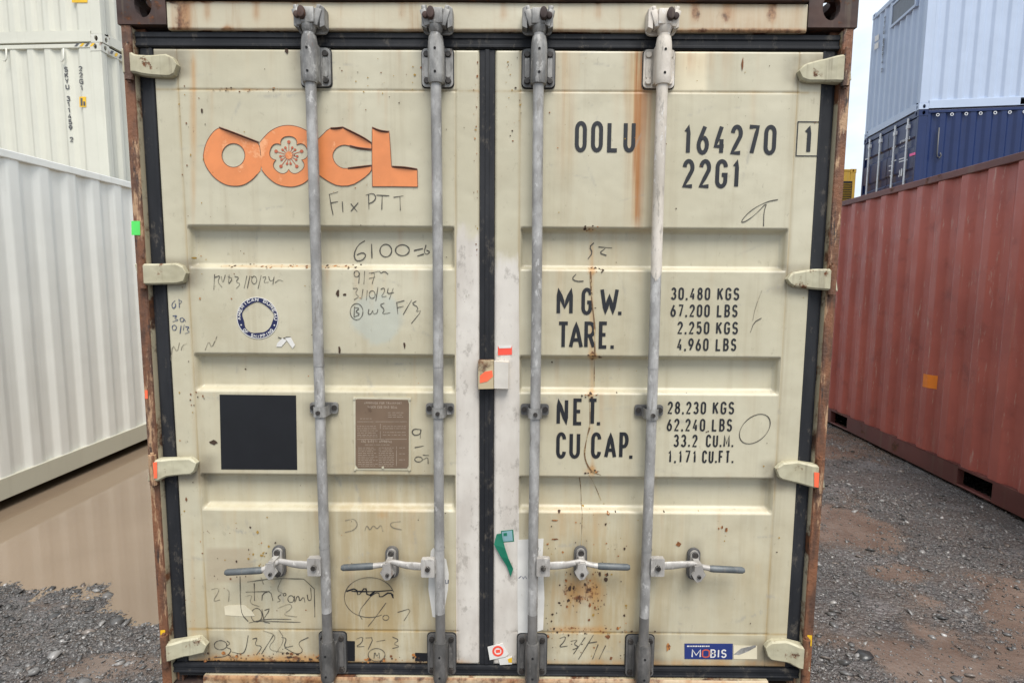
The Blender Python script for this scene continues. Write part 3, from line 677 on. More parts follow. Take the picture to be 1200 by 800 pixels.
for n, B in enumerate(BARS):
    x = .5*(W(*B['t'], YB)[0]+W(*B['b'], YB)[0]); door = doorL if B['s'] < 0 else doorR; sg = B['s']
    z_cut = zpx(718 if n != 3 else 720); z_mid = zpx(302) if n == 3 else zpx(60); ztop = zpx(30); zbot = .10
    b = MB(); lo = zpx(482)
    rows = [zbot, zpx(795), z_cut, z_cut+.03, zpx(600), lo, zpx(400), zpx(302), zpx(200), zpx(100), ztop]
    rows = sorted(set(rows)); px_ = [x+.0012*math.sin(z*4+n) for z in rows]
    for i in range(len(rows)-1):
        zc = .5*(rows[i]+rows[i+1]); m = 2 if zc < z_cut and zc > zpx(795) else (1 if (n == 3 and zc > z_mid-.01) or zc < zpx(795) else 0)
        b.tube([(px_[i], YB, rows[i]), (px_[i+1], YB, rows[i+1])], RB if not (n == 3 and m == 1) else RB+.0008, 22, m, caps=False)
    for zz in (zpx(655)+.04, zpx(430)): b.tube([(x, YB, zz), (x, YB, zz+.004)], RB+.0012, 22, 0, caps=False)
    if n == 3:                                           # the brushed-on paint ends in a ragged point
        vs = []; zz = [z_mid, z_mid-.02, z_mid-.045, z_mid-.06, z_mid-.075]; hw = [1.75, 1.5, 1.25, .7, .05]; ofs = [0, .1, -.1, -.2, -.25]; k_ = 10
        for z, h_, o_ in zip(zz, hw, ofs):
            for j in range(k_+1):
                t = -math.pi/2+o_-h_+2*h_*j/k_; vs.append((x+.0012*math.sin(z*4+n)+(RB+.0013)*math.cos(t), YB+(RB+.0013)*math.sin(t), z))
        b.add(vs, [(i*(k_+1)+j, i*(k_+1)+j+1, (i+1)*(k_+1)+j+1, (i+1)*(k_+1)+j) for i in range(4) for j in range(k_)], 1)
    bar = b.build('locking_bar', [M_bar, M_barw, M_barlow], ship, smooth=True, auto=50)
    if n == 3: bar['label'] = 'locking bar brushed cream on its upper half, bare grey below'
    Mf = {'fit': M_fit, 'dark': M_fitd, 'white': M_barw}[B['th']]; Mp = M_barw if n == 3 else M_fit
    # cam head: collar, fork and rusty pin
    b = MB(); zc = zpx(22, -.03)
    b.tube([(x, YB, zpx(50)), (x, YB, zpx(48)), (x, YB, zpx(44))], [.024, .0245, .0205], 18)
    b.tube([(x, YB, zpx(40)), (x, YB, zpx(34)), (x, YB, zpx(27))], [.019, .024, .027], 16)
    rot_box(b, (x-.004*sg, YB-.006, zc), Vector((1, 0, 0)), Vector((0, 1, 0)), Vector((0, 0, 1)), .021, .020, .024)
    for q in (-1, 1):
        a = math.radians(18*q); u = Vector((math.cos(a), 0, -math.sin(a))); w = Vector((math.sin(a), 0, math.cos(a)))
        rot_box(b, (x+q*.032, YB-.002, zc-.004), u, Vector((0, 1, 0)), w, .010, .018, .026)
        rot_box(b, (x+q*.036, YB-.006, zc+.022), u, Vector((0, 1, 0)), w, .006, .012, .012)
    b.tube([(x-.030, YB-.006, zc-.016), (x, YB-.014, zc-.028), (x+.030, YB-.006, zc-.016)], .010, 10)
    b.build('cam_head', Mp, bar, bevel=.004, smooth=True, auto=40)
    b = MB(); b.tube([(x-.012*sg*-1, YB-.040, zc+.004), (x-.012*sg*-1, YB-.012, zc+.002)], [(.012, .019), (.013, .021)], 14); b.cyl((x+.030*sg, YB-.024, zc), 'y', .011, .012, 8)
    b.build('cam_pin', M_rust, bar, bevel=.003, smooth=True, auto=40)
    # keeper welded to the header
    b = MB(); xk = x-.006*sg
    b.prism(rrect(xk-.05, xk+.05, zc-.042, zc+.040, .018), -.010, -.0005)
    b.prism([(xk-.05, zc-.03), (xk-.034, zc-.036), (xk-.034, zc+.036), (xk-.05, zc+.026)], -.045, -.009); b.prism([(xk+.05, zc-.03), (xk+.034, zc-.036), (xk+.034, zc+.036), (xk+.05, zc+.026)], -.045, -.009)
    b.build('cam_keeper', M_fit if n != 3 else M_barw, header, bevel=.003)
    # bearing brackets, upper and lower
    for (ya, yb_, low) in ((58, 103, False), (742, 789, True)):
        za, zb = zpx(yb_, PD-.004), zpx(ya, PD-.004); xo = x+B['off']; pw = B['pw']
        mats = [M_fitd if (low or B['th'] == 'dark') else Mf, M_lowf if low else (M_fit if B['th'] == 'dark' else Mf), M_bolt if n != 3 or low else M_barw, M_void]
        b = MB(); b.prism(rrect(xo-pw, xo+pw, za, zb, .014), PD-.010, PD+.0005, 0); b.prism(rrect(xo-pw-.003, xo+pw+.003, za-.003, zb+.003, .015), PD-.003, PD+.0004, 3)
        b.prism(rrect(xo-pw+.008, xo-pw+.024, za+.03, zb-.03, .005), PD-.014, PD-.0095, 1); b.prism(rrect(xo+pw-.024, xo+pw-.008, za+.03, zb-.03, .005), PD-.014, PD-.0095, 1)
        plate = b.build('bearing_bracket', mats, bar, bevel=.0025)
        for q in (-1, 1):
            for zz in (za+.019, zb-.019):
                b = MB(); b.tube([(xo+q*(pw-.016), PD-.018, zz), (xo+q*(pw-.016), PD-.008, zz)], .0105, 8); b.build('bracket_bolt', mats[2], bar, bevel=.002)
        b = MB(); zA, zB = (za-.002, zb+.022) if not low else (za+.002, zb-.004)
        ring = []
        for zz, r1 in ((zA, .023), (zA+.012, .0265), (zA+.03, .0265), (zB-.04, .0265), (zB-.018, .0255), (zB, .0225)): ring.append((zz, r1))
        b.tube([(x, YB-.001, q[0]) for q in ring], [q[1] for q in ring], 24, 1)
        b.box(x-.026, x+.026, YB+.004, PD-.008, zA+.008, zB-.025, 1)
        for zz in (zA+.03, zB-.045): b.cyl((x, YB-.0268, zz), 'y', .0042, .004, 10, 3)
        b.build('bearing_cover', mats, bar, smooth=True, auto=35)
    # guide bracket half way up
    zg = zpx(482, YB); b = MB()
    b.prism(rrect(x-.050, x+.050, zg-.020, zg+.020, .010), PD-.010, PD+.0005, 1)
    pts = [(x+math.cos(t)*(RB+.006), YB-math.sin(t)*(RB+.006)) for t in np.linspace(math.pi, 0, 13)]
    pts = [(x-.026, PD-.012)]+pts+[(x+.026, PD-.012)]; vs = []
    for p in pts: vs += [(p[0], p[1], zg-.021), (p[0], p[1], zg+.016)]
    b.add(vs, [(2*i, 2*i+1, 2*i+3, 2*i+2) for i in range(len(pts)-1)], 0)
    b.cyl((x, YB-RB-.008, zg-.004), 'y', .0075, .008, 10, 2)
    for q in (-1, 1): b.cyl((x+q*.038, PD-.012, zg+.002), 'y', .0095, .008, 8, 2)
    b.build('guide_bracket', [M_fit, M_fitd if n > 1 else M_fit, M_bolt], bar, smooth=True, auto=35)
    # handle hub and handle
    hx, hz = W(*B['hub'], YB-.02); b = MB()
    b.prism(rrect(hx-.024, hx+.024, hz-.033, hz+.033, .005), YB-.026, YB-.004, 0)
    b.box(min(hx, x)-.01, max(hx, x)+.012, YB-.012, YB+.012, hz-.026, hz+.026, 0)
    b.cyl((hx, YB-.030, hz), 'y', .010, .010, 8, 1)
    b.build('handle_hub', [M_hub, M_bolt], bar, bevel=.002)
    gx0, gz0 = W(B['grip'][1], B['gy'][1], YB-.02); gx1, gz1 = W(B['grip'][0], B['gy'][0], YB-.02)
    cx_, cz_ = W(B['cat'][0], B['cat'][1]+3, YB-.012)
    b = MB(); yh = YB-.015
    path = [(hx+sg*.012, yh, hz+.002), (hx+sg*.05, yh, hz+.004), (cx_-sg*.045, yh+.002, hz+.006), (cx_, yh+.004, cz_+.006), (cx_+sg*.035, yh, .5*(cz_+gz0)), (gx0, yh-.004, gz0), (gx0+sg*.012, yh-.005, gz0)]
    b.tube(path, [(.006, .014), (.006, .015), (.007, .013), (.009, .010), (.011, .009), (.010, .0105), (.010, .0105)], 14, 0)
    b.tube([(gx0-sg*.004, yh-.004, gz0), (gx0+sg*.006, yh-.005, gz0), (gx1-sg*.008, yh-.006, gz1), (gx1, yh-.006, gz1)], [.011, .0125, .0118, .008], 14, 1)
    b.build('handle', [M_hub, M_grip], bar, smooth=True, auto=50)
    # catch on the door that holds the handle
    kx, kz = W(B['cat'][0], B['cat'][1], PD); b = MB()
    b.prism([(kx+.024*math.cos(t), kz+(.036 if math.sin(t) > 0 else -.036)+.024*math.sin(t)) for t in np.linspace(0, 2*math.pi, 22)[:-1]], PD-.010, PD+.0005, 0)
    b.prism([(kx+.017*math.cos(t), kz+(.035 if math.sin(t) > 0 else -.035)+.019*math.sin(t)) for t in np.linspace(0, 2*math.pi, 22)[:-1]], PD-.020, PD-.0095, 1)
    for zz in (.040, -.042): b.tube([(kx, PD-.027, kz+zz), (kx, PD-.018, kz+zz)], .0115, 8, 2)
    # the swinging hook over the handle
    hk = [(-.018, .030), (.014, .034), (.020, .010), (.030, -.008), (.020, -.020), (.010, -.036), (-.008, -.040), (-.020, -.026), (-.030, -.006), (-.020, .008)]
    b.prism([(kx+p[0]*.85-.003, kz+p[1]*.85) for p in hk], YB-.032, YB-.024, 1); b.box(kx-.012, kx+.010, YB-.026, PD-.008, kz+.014, kz+.030, 1)
    b.cyl((kx-.002, YB-.034, kz-.012), 'y', .007, .008, 8, 2)
    b.build('handle_catch', [M_fitd, M_hub, M_bolt], door, bevel=.0025)
# lock box across the door seam
b = MB(); P = WL([(560.5, 422), (578.5, 422), (578.5, 455), (560.5, 455.5)], -.01); b.prism(P, -.016, .012, 0)
P = WL([(579, 423), (596.5, 424), (596, 455.5), (579, 455)], -.01); b.prism(P, -.014, .0145, 1)
b.prism(WL([(562, 440), (568, 435), (577, 433.5), (578, 441), (571, 447), (562, 449)], -.0165), -.0172, -.0158, 2)
b.build('seal_plate', [paint('rusting_seal_plate', (.50, .42, .27, 1), (.42, .33, .2, 1), .55, .5, .6), flat('white_plate_paint', (.60, .56, .50, 1), .5, .66, (.4, .36, .3, 1), 20), M_fluo], doorR, bevel=.0015)
# ------------------------------------------------------------------ stencilled markings
def run(b, s, x0, x1, y0, y1, w=.0125, m=0):
    u0, v1 = W(x0, y0); u1, v0 = W(x1, y1); text(b, s, u0, u1, v0, v1, w, on(.0016), m)
for s, q in (('OOLU', (674, 744, 142, 179)), ('164270', (801.5, 908.5, 146, 182)), ('22G1', (800, 867, 186.5, 221))):
    b = MB(); run(b, s, *q, .0135); b.build('serial_number', M_ink, doorR, recalc=False)
b = MB(); run(b, '1', 942.5, 952, 147, 180.5, .0135)
u0, v1 = W(935, 143); u1, v0 = W(958, 183); ribbon(b, [(u0, v0), (u1, v0), (u1, v1), (u0, v1), (u0, v0)], .0035, on(.0016))
b.build('serial_number', M_ink, doorR, recalc=False)
for word in ((0, 4), (4, 9), (9, 13), (13, 19)):
  b = MB()
  for s, x0, x1, y0, y1 in (('M', 652.5, 671, 337, 369), ('G', 681.6, 693.6, 337, 369), ('W', 703.5, 724.5, 337, 369), ('.', 725, 729, 337, 369), ('T', 653, 667, 376.5, 408.5), ('A', 667, 683, 376.5, 408.5), ('R', 685, 697.5, 376.5, 408.5), ('E', 702, 712.5, 376.5, 408.5), ('.', 716, 720, 376.5, 408.5),
    ('N', 652.5, 665.5, 466.5, 498), ('E', 672, 683, 466.5, 498), ('T', 688, 700.5, 466.5, 498), ('.', 700, 704, 466.5, 498), ('C', 652, 663, 506, 537), ('U', 667.5, 679.5, 506, 537), ('C', 693, 704, 506, 537), ('A', 708.5, 722, 506, 537), ('P', 726, 736, 506, 537), ('.', 738, 742, 506, 537))[word[0]:word[1]]:
    u0, v1 = W(x0, y0); u1, v0 = W(x1, y1); w = .0126
    for st in GL[s]:
        if s == '.': ribbon(b, [(u0+.006, v0), (u0+.006, v0+.012)], .012, on(.0016)); break
        ribbon(b, [(u0+w/2+(u1-u0-w)*p[0], v0+w/2+(v1-v0-w)*p[1]) for p in st], w, on(.0016), step=.02)
  b.build('weight_heading', M_ink, doorR, recalc=False)
for s, x0, x1, y0, y1 in (('30,480', 786.6, 832, 336.6, 351.6), ('KGS', 841, 866, 336.8, 351.8), ('67,200', 786, 831.5, 356.4, 371.4), ('LBS', 840.5, 864, 356.6, 371.6), ('2,250', 794, 831, 376.5, 391.5), ('KGS', 839.5, 864.5, 376.7, 391.7), ('4,960', 793.5, 830, 396, 411), ('LBS', 839, 862.5, 396.2, 411.2),
    ('28,230', 782.4, 827, 470, 485), ('KGS', 835.5, 860, 470.2, 485.2), ('62,240', 781.5, 826, 490, 505), ('LBS', 834.5, 857.5, 490.2, 505.2), ('33.2', 789.5, 817, 508.5, 523.5), ('CU.M.', 827.5, 859, 508.7, 523.7), ('1,171', 783, 816, 527, 542), ('CU.FT.', 823, 859, 527.2, 542.4)):
    if s not in ('KGS', 'LBS', 'CU.M.', 'CU.FT.'): b = MB()
    run(b, s, x0, x1, y0, y1, .0063)
    b.build('weight_figures', M_ink, doorR, recalc=False); b = MB()
# ------------------------------------------------------------------ marker pen scribbles, each traced in its own zoomed frame
def frame(ox, oy, k): return lambda pts: [(ox+a*k, oy+c*k) for a, c in pts]
FA, FB, FC_, FD, FE, FF, FG, FH = frame(360, 200, .25), frame(140, 300, .25), frame(380, 360, .25), frame(370, 560, .3), frame(160, 660, .2), frame(600, 580, .275), frame(640, 120, .3), frame(600, 330, .3)
def smooth_(p, it=2):
    if len(p) < 3: return p
    for _ in range(it):
        q = [p[0]]
        for a, c in zip(p, p[1:]): q += [(a[0]*.75+c[0]*.25, a[1]*.75+c[1]*.25), (a[0]*.25+c[0]*.75, a[1]*.25+c[1]*.75)]
        p = q+[p[-1]]
    return p
def el(cx, cy, rx, ry, tilt=0, a0=0, a1=370, n=26):
    t = math.radians(tilt); o = []
    for i in range(n+1):
        a = math.radians(a0+(a1-a0)*i/n); u, v = rx*math.cos(a), ry*math.sin(a); o.append((cx+u*math.cos(t)-v*math.sin(t), cy+u*math.sin(t)+v*math.cos(t)))
    return o
def scribble(name, door, fr, strokes, w, mat, sm=1):
    b = MB()
    for s in strokes: ribbon(b, WL(smooth_(fr(s), sm)), w*.84, on(.0017), wob=.4)
    return b.build(name, mat, door, recalc=False)
scribble('marker_note', doorL, FA, [[(105, 112), (112, 160), (122, 208)], [(102, 112), (145, 100)], [(110, 152), (145, 145)], [(165, 145), (168, 195)], [(205, 155), (235, 192)], [(240, 150), (205, 190)], [(288, 110), (290, 182)], [(275, 115), (310, 105), (324, 125), (312, 145), (288, 156)], [(325, 115), (385, 118)], [(352, 118), (350, 183)], [(405, 125), (452, 118)], [(435, 122), (437, 187)]], .0031, M_mark, 1)
scribble('marker_note', doorL, FA, [[(258, 325), (225, 345), (205, 390), (215, 422), (245, 420), (265, 395), (250, 380), (220, 392)], [(290, 340), (292, 408)], el(358, 372, 28, 30), el(437, 370, 33, 26), [(492, 372), (535, 362)], [(508, 398), (540, 388)], [(550, 345), (540, 378), (552, 392), (570, 378), (552, 370)]], .0042, M_mark, 1)
scribble('marker_note', doorL, FA, [el(232, 483, 12, 14), [(246, 478), (242, 528)], [(270, 470), (266, 532)], [(290, 480), (320, 475), (305, 530)], [(290, 505), (320, 498)], [(300, 482), (340, 468), (345, 482), (362, 470), (380, 485)],
    [(215, 552), (240, 550), (225, 575), (245, 590), (220, 604)], [(262, 555), (255, 602)], [(282, 560), (278, 607)], el(305, 580, 14, 18), [(332, 545), (322, 610)], [(345, 555), (362, 548), (364, 565), (345, 592), (372, 588)], [(380, 550), (375, 577), (407, 570)], [(404, 550), (385, 602)],
    el(232, 660, 30, 38), [(222, 635), (220, 686)], [(222, 640), (247, 645), (225, 660), (250, 672), (220, 686)], [(290, 648), (285, 672), (300, 672), (308, 650), (310, 672), (328, 668), (332, 648)], [(362, 620), (340, 628), (364, 650), (350, 672), (390, 665)], [(420, 615), (425, 672)], [(418, 618), (456, 608)], [(422, 642), (452, 635)], [(490, 605), (450, 674)], [(512, 610), (490, 622), (522, 640), (510, 662), (540, 652), (488, 716)]], .0026, M_mark, 1)
scribble('marker_note', doorL, FB, [[(447, 85), (443, 158)], [(447, 100), (475, 90), (460, 120), (482, 146)], [(478, 95), (485, 130), (497, 88)], [(515, 88), (512, 126)], [(508, 95), (532, 105), (513, 130)], [(540, 95), (562, 100), (545, 120), (569, 130), (548, 152)], [(598, 92), (585, 150)], [(612, 92), (600, 150)], el(632, 112, 12, 18), [(665, 90), (650, 152)], [(672, 100), (690, 95), (675, 125), (700, 122)], [(700, 95), (705, 117), (724, 112), (726, 95)], [(724, 100), (720, 132)], [(730, 125), (748, 110), (768, 118)]], .0024, M_mark, 1)
scribble('marker_note', doorL, FB, [[(262, 208), (245, 225), (252, 247), (266, 235), (262, 222)], [(280, 200), (282, 242)], [(278, 205), (297, 212), (280, 226)], [(250, 280), (272, 278), (258, 292), (280, 300), (250, 307)], el(294, 298, 9, 9), [(305, 295), (311, 307)], el(258, 335, 10, 12), [(290, 325), (285, 362)], [(305, 320), (300, 347)], [(310, 330), (330, 332), (315, 345), (332, 355), (308, 363)]], .0028, M_markb, 1)
scribble('faded_note', doorL, FB, [[(242, 490), (250, 412), (272, 452), (282, 405)], [(290, 440), (296, 418), (318, 408)], [(402, 440), (420, 395), (432, 432), (458, 375)]], .0024, M_markf, 1)
scribble('marker_note', doorL, FC_, [[(455, 572), (420, 568), (410, 586), (425, 600), (450, 593), (455, 574)], [(452, 572), (450, 613)], [(424, 656), (466, 648)], el(442, 711, 18, 12), [(462, 691), (491, 693)], [(464, 712), (486, 700), (487, 732)]], .0034, M_mark, 1)
scribble('faded_note', doorL, FD, [[(115, 165), (150, 155), (166, 180), (150, 202), (115, 210)], [(192, 205), (200, 180), (212, 205), (225, 180), (240, 200), (255, 178), (263, 207)], [(332, 168), (290, 172), (296, 192), (336, 200)]], .0028, M_markf, 2)
scribble('marker_note', doorL, FD, [el(210, 464, 98, 78, 0, 60, 345), [(275, 485), (235, 540), (205, 577)], [(215, 460), (165, 522), (182, 550)], el(274, 543, 12, 10), [(320, 522), (377, 505), (345, 555)]], .0024, M_mark, 1)
scribble('marker_note', doorL, FD, [[(120, 440), (160, 428), (165, 462), (195, 420), (202, 462), (240, 433), (205, 464), (246, 440), (250, 468), (292, 440), (305, 472), (300, 450)], [(140, 440), (225, 442), (300, 436)]], .0052, M_ink, 1)
scribble('marker_note', doorL, FD, [[(158, 627), (185, 616), (182, 640), (155, 657), (190, 655)], [(195, 622), (227, 620), (205, 667)], [(238, 636), (272, 630)], [(300, 618), (327, 630), (303, 646), (330, 655), (300, 663)], el(238, 688, 33, 25), [(228, 702), (230, 675), (240, 697), (248, 675), (250, 702)]], .0027, M_mark, 1)
scribble('marker_note', doorL, FE, [[(607, 72), (610, 240), (620, 300), (655, 337)], [(650, 106), (800, 85), (1040, 90), (1045, 312)], [(640, 165), (780, 162)], [(690, 113), (692, 217)], [(735, 215), (738, 175), (785, 158), (800, 217)], [(847, 180), (825, 196), (847, 215), (825, 224)], el(868, 180, 8, 8), el(905, 206, 18, 20), [(925, 188), (927, 226)], [(932, 220), (938, 192), (952, 190), (955, 222), (980, 190), (987, 226)], [(1000, 180), (1006, 217), (1027, 210), (1020, 140)], el(704, 300, 32, 40), [(735, 265), (745, 322)], [(750, 272), (787, 260), (735, 337), (782, 347)], [(660, 345), (760, 322), (907, 325)], [(700, 335), (962, 342)]], .0030, M_mark, 1)
scribble('marker_note', doorL, FE, [el(493, 475, 37, 27), [(530, 450), (552, 465), (520, 487), (562, 500), (530, 542), (455, 548)], [(560, 515), (620, 530), (642, 500), (655, 418)], [(680, 440), (712, 430), (690, 477), (742, 480), (703, 532)], [(802, 418), (733, 527)], [(850, 430), (882, 435), (860, 492), (917, 480)], [(1008, 430), (940, 460), (982, 510), (940, 532), (868, 490)]], .0030, M_mark, 2)
scribble('faded_note', doorL, FE, [[(440, 150), (480, 140), (485, 160), (445, 222), (490, 210)], [(530, 150), (545, 160), (540, 220)], [(640, 190), (680, 180), (660, 230), (720, 250)], [(830, 260), (900, 230), (915, 260), (850, 300), (940, 310)], [(740, 390), (830, 420), (760, 500), (870, 520)], [(830, 380), (870, 440), (820, 520)], [(850, 90), (820, 155), (860, 175)], [(730, 80), (745, 120)]], .0022, M_markf, 2)
scribble('marker_note', doorR, FF, [[(203, 608), (230, 598), (224, 620), (198, 646), (236, 640)], [(250, 620), (282, 613), (262, 632), (287, 645), (258, 656)], [(312, 603), (262, 674)], [(347, 593), (283, 697)], [(325, 628), (362, 622)], [(367, 633), (343, 697)], [(399, 638), (371, 696)]], .0033, M_mark, 1)
scribble('marker_note', doorR, FG, [[(905, 380), (860, 388), (800, 420), (760, 464), (772, 470), (816, 440), (864, 388), (850, 425), (849, 484)]], .0030, M_mark, 2)
scribble('marker_note', doorR, FG, [[(192, 546), (174, 562), (187, 585), (168, 610)], [(210, 562), (264, 566)], [(237, 568), (213, 586), (242, 596)], [(117, 670), (100, 688), (118, 699), (146, 698)]], .0036, M_mark, 1)
scribble('marker_note', doorR, FH, [el(948, 574, 70, 46, -42)], .0030, M_mark, 0)
scribble('faded_note', doorR, FH, [[(976, 33), (950, 100), (940, 152)]], .0018, M_markf, 1)
scribble('marker_note', doorR, FH, [[(974, 142), (945, 158), (931, 197)]], .0028, M_mark, 1)
# brown run-off lines below the leaking rivets of the right door
M_drip = flat('brown_drip', (.16, .085, .035, 1), .6, .5, (.40, .30, .15, 1), 40)
b = MB()
for p, w in (([(692, 318), (693, 350), (697, 380), (697, 416)], .0042), ([(698, 420), (698, 455)], .0022), ([(690, 462), (691.5, 480), (691, 500)], .0018), ([(691, 500), (687, 515), (684, 535), (692, 552), (704, 556)], .0040), ([(680, 560), (683, 585), (681, 640)], .0018), ([(690, 556), (700, 575), (706, 590)], .0016)):
    ribbon(b, WL(smooth_(p, 2)), w, on(.0019), wob=.6)
b.build('rust_drip', M_drip, doorR, recalc=False)
# ------------------------------------------------------------------ peeling logo
def decal(b, pts, off, m, holes=(), th=.0006, pix=True):
    P = WL(pts) if pix else pts; H = [WL(h) if pix else h for h in holes]
    b.prism(P, PD-off, PD-off+th, m, H)
FI = frame(230, 140, .225)
O1 = [(38, 190), (46, 142), (66, 97), (95, 60), (125, 42), (160, 55), (185, 68), (220, 75), (270, 100), (330, 122), (338, 190), (340, 262), (320, 285), (290, 318), (240, 347), (180, 348), (140, 335), (95, 305), (60, 260), (42, 222)]
O2 = [(330.5, 122), (345, 105), (380, 65), (430, 38), (480, 30), (530, 38), (572, 56), (600, 78), (618, 110), (618, 270), (596, 305), (560, 336), (520, 350), (480, 353), (420, 340), (370, 300), (340.5, 262), (338.5, 190)]
CC = [(622, 120), (634, 105), (650, 90), (690, 50), (720, 45), (735, 49), (765, 42), (800, 62), (870, 95), (880, 102), (914, 125), (915, 158), (870, 155), (835, 150), (800, 138), (765, 133), (735, 145), (715, 170), (711, 195), (722, 225), (745, 248), (775, 258), (850, 250), (880, 244), (914, 240), (914, 270), (870, 310), (810, 345), (740, 348), (690, 325), (640, 290), (622, 275)]
LL = [(917, 42), (935, 52), (960, 62), (985, 65), (1000, 68), (1005, 58), (1008, 90), (1012, 150), (1018, 247), (1060, 248), (1090, 252), (1120, 255), (1152, 262), (1154, 352), (1040, 350), (918, 350), (916, 200)]
def rnd(p):
    o = []
    for i in range(len(p)):
        a, c = p[i], p[(i+1) % len(p)]; o += [(a[0]*.75+c[0]*.25, a[1]*.75+c[1]*.25), (a[0]*.25+c[0]*.75, a[1]*.25+c[1]*.75)]
    return o
hole = [(195+60*math.cos(a), 188+62*math.sin(a)) for a in np.linspace(0, 2*math.pi, 25)[:-1]]
flw = []
for a in np.linspace(0, 2*math.pi, 81)[:-1]:
    q = (a-math.pi/2) % (2*math.pi/5); q = min(q, 2*math.pi/5-q)/(math.pi/5); r = 101*(1-.30*q**3.2) if q < 1 else 70
    flw.append((483+r*math.cos(a), 190-r*math.sin(a)))
b = MB()
for poly, hs in ((rnd(O1), [hole]), (rnd(O2), [flw]), (rnd(CC), []), (LL, [])): decal(b, FI(poly), .0022, 0, [FI(h) for h in hs], .0012)
for poly in (smooth_(O1[:11], 2), smooth_(O1[12:]+O1[:1], 2), smooth_(O2[:9], 2), smooth_(O2[9:17], 2), smooth_(CC[1:12], 1), smooth_(CC[11:25], 1), smooth_(CC[24:31], 1), LL+LL[:1], hole+hole[:1], flw+flw[:1]): ribbon(b, WL(FI(poly)), .0019, lambda u, v: (u, PD-.0025, v), 1, .02)
# edges of the vinyl that have lifted and curled
for seg, lift in (([(120, 43), (185, 66), (270, 99), (328, 121)], .010), ([(765, 43), (870, 94), (914, 124)], .008), ([(700, 48), (735, 48), (765, 43)], .006), ([(918, 44), (960, 62), (1004, 66)], .006), ([(1020, 247), (1090, 251), (1152, 261)], .007), ([(790, 256), (860, 248), (914, 241)], .005), ([(800, 138), (850, 151), (914, 157)], .004)):
    P = WL(smooth_(FI(seg), 2)); vs = []
    for i, (u, v) in enumerate(P):
        k = math.sin(math.pi*(i+.2)/(len(P)-.6)); vs += [(u, PD-.0022, v-.004), (u, PD-.0022-lift*.6*k, v+.003), (u, PD-.0022-lift*k, v+.001)]
    b.add(vs, [(3*i+j, 3*i+3+j, 3*i+4+j, 3*i+1+j) for i in range(len(P)-1) for j in (0, 1)], 1)
b.prism(WL(FI(el(483, 188, 18, 20, 0, 0, 360)[:-1])), PD-.0022, PD-.0012, 0)
for k in range(15):
    a = math.radians(90+24*k); ln = 70 if k % 3 == 0 else 44; br = 9 if k % 3 == 0 else 6.5
    e = (483+ln*math.cos(a), 188-ln*math.sin(a)); ribbon(b, WL(FI([(483+17*math.cos(a), 188-17*math.sin(a)), e])), .0021, lambda u, v: (u, PD-.0016, v), 2)
    b.prism(WL(FI(el(e[0], e[1], br, br, 0, 0, 360, 10)[:-1])), PD-.0021, PD-.0012, 2)
b.build('peeling_logo', [M_orange, M_peel, flat('flower_red', (.50, .12, .055, 1), .45)], doorL, recalc=False)
# ------------------------------------------------------------------ round bureau sticker
b = MB(); cx0, cz0 = W(302, 372.5); Ro, Ri = .0735, .0545
cir = lambda r, n=48: circ(cx0, cz0, r, None, n)
inner = [(cx0+(Ri+.003*math.sin(3*a+1)+.002*math.sin(7*a))*math.cos(a), cz0+(Ri+.002*math.sin(2*a)+.0025*math.sin(5*a))*math.sin(a)) for a in np.linspace(0, 2*math.pi, 41)[:-1]]
b.prism(cir(Ro), PD-.0016, PD-.0004, 0, [cir(Ro-.0024)]); b.prism(cir(Ro-.0025), PD-.0016, PD-.0004, 1, [inner])
def arc_text(s, a0, a1, r0, r1, w, m, flip=False):
    n = len(s)
    for i, ch in enumerate(s):
        am = math.radians(a0+(a1-a0)*(i+.5)/n); da = abs(math.radians(a1-a0))/n*.66
        def f(u, v):
            if not flip: a = am-(u-.5)*da; r = r0+(r1-r0)*v
            else: a = am+(u-.5)*da; r = r1-(r1-r0)*v
            return (cx0+r*math.cos(a), PD-.0019, cz0+r*math.sin(a))
        for st in GL.get(ch, []): ribbon(b, st, w, f, m, step=.3)
arc_text('AMERICAN BUREAU', 188, -8, Ri+.0055, Ro-.0045, .26, 0); arc_text('OF SHIPPING', 217, 323, Ri+.0055, Ro-.0045, .26, 0, True)
for a in (203, 337): b.prism(circ(cx0+.0635*math.cos(math.radians(a)), cz0+.0635*math.sin(math.radians(a)), .0028, None, 8), PD-.0019, PD-.0012, 0)
b.build('round_sticker', [M_white, M_navy], doorL, recalc=False)
# torn scraps under it
b = MB(); decal(b, [(325, 402), (331, 396), (336, 399), (330, 406), (324, 406)], .0018, 0); decal(b, [(334, 396), (341, 395), (346, 404), (343, 408), (338, 401)], .0018, 0)
ribbon(b, WL([(326, 395), (331, 397), (336, 395), (341, 395)]), .003, on(.0024), 1); b.build('torn_sticker', [M_white, M_ink], doorL, recalc=False)
# ------------------------------------------------------------------ black square and brown data plate
b = MB(); decal(b, [(257.5, 462), (347, 463), (348.5, 550), (259.5, 549.5)], .0016, 0); b.build('black_square', M_black, doorL, recalc=False)
b = MB(); decal(b, [(414, 465), (481, 465.5), (482, 550.5), (416, 550)], .0025, 1, (), .0025); decal(b, [(417, 468), (419, 467), (478, 468), (479.5, 473), (479, 545), (477, 548), (420, 548), (417, 544)], .0040, 0, (), .0012)
def ptext(s, x0, x1, y0, y1, w=.0011): 
    u0, v1 = W(x0, y0); u1, v0 = W(x1, y1); text(b, s, u0, u1, v0, v1, w, lambda u, v: (u, PD-.0043, v), 2)
ptext('APPROVED FOR TRANSPORT', 427, 471, 470.5, 473.2); ptext('UNDER CUSTOMS SEAL', 431, 466, 475, 478)
ptext('CSC SAFETY APPROVAL', 424, 460, 515, 518.2, .0013)
rng = random.Random(5)
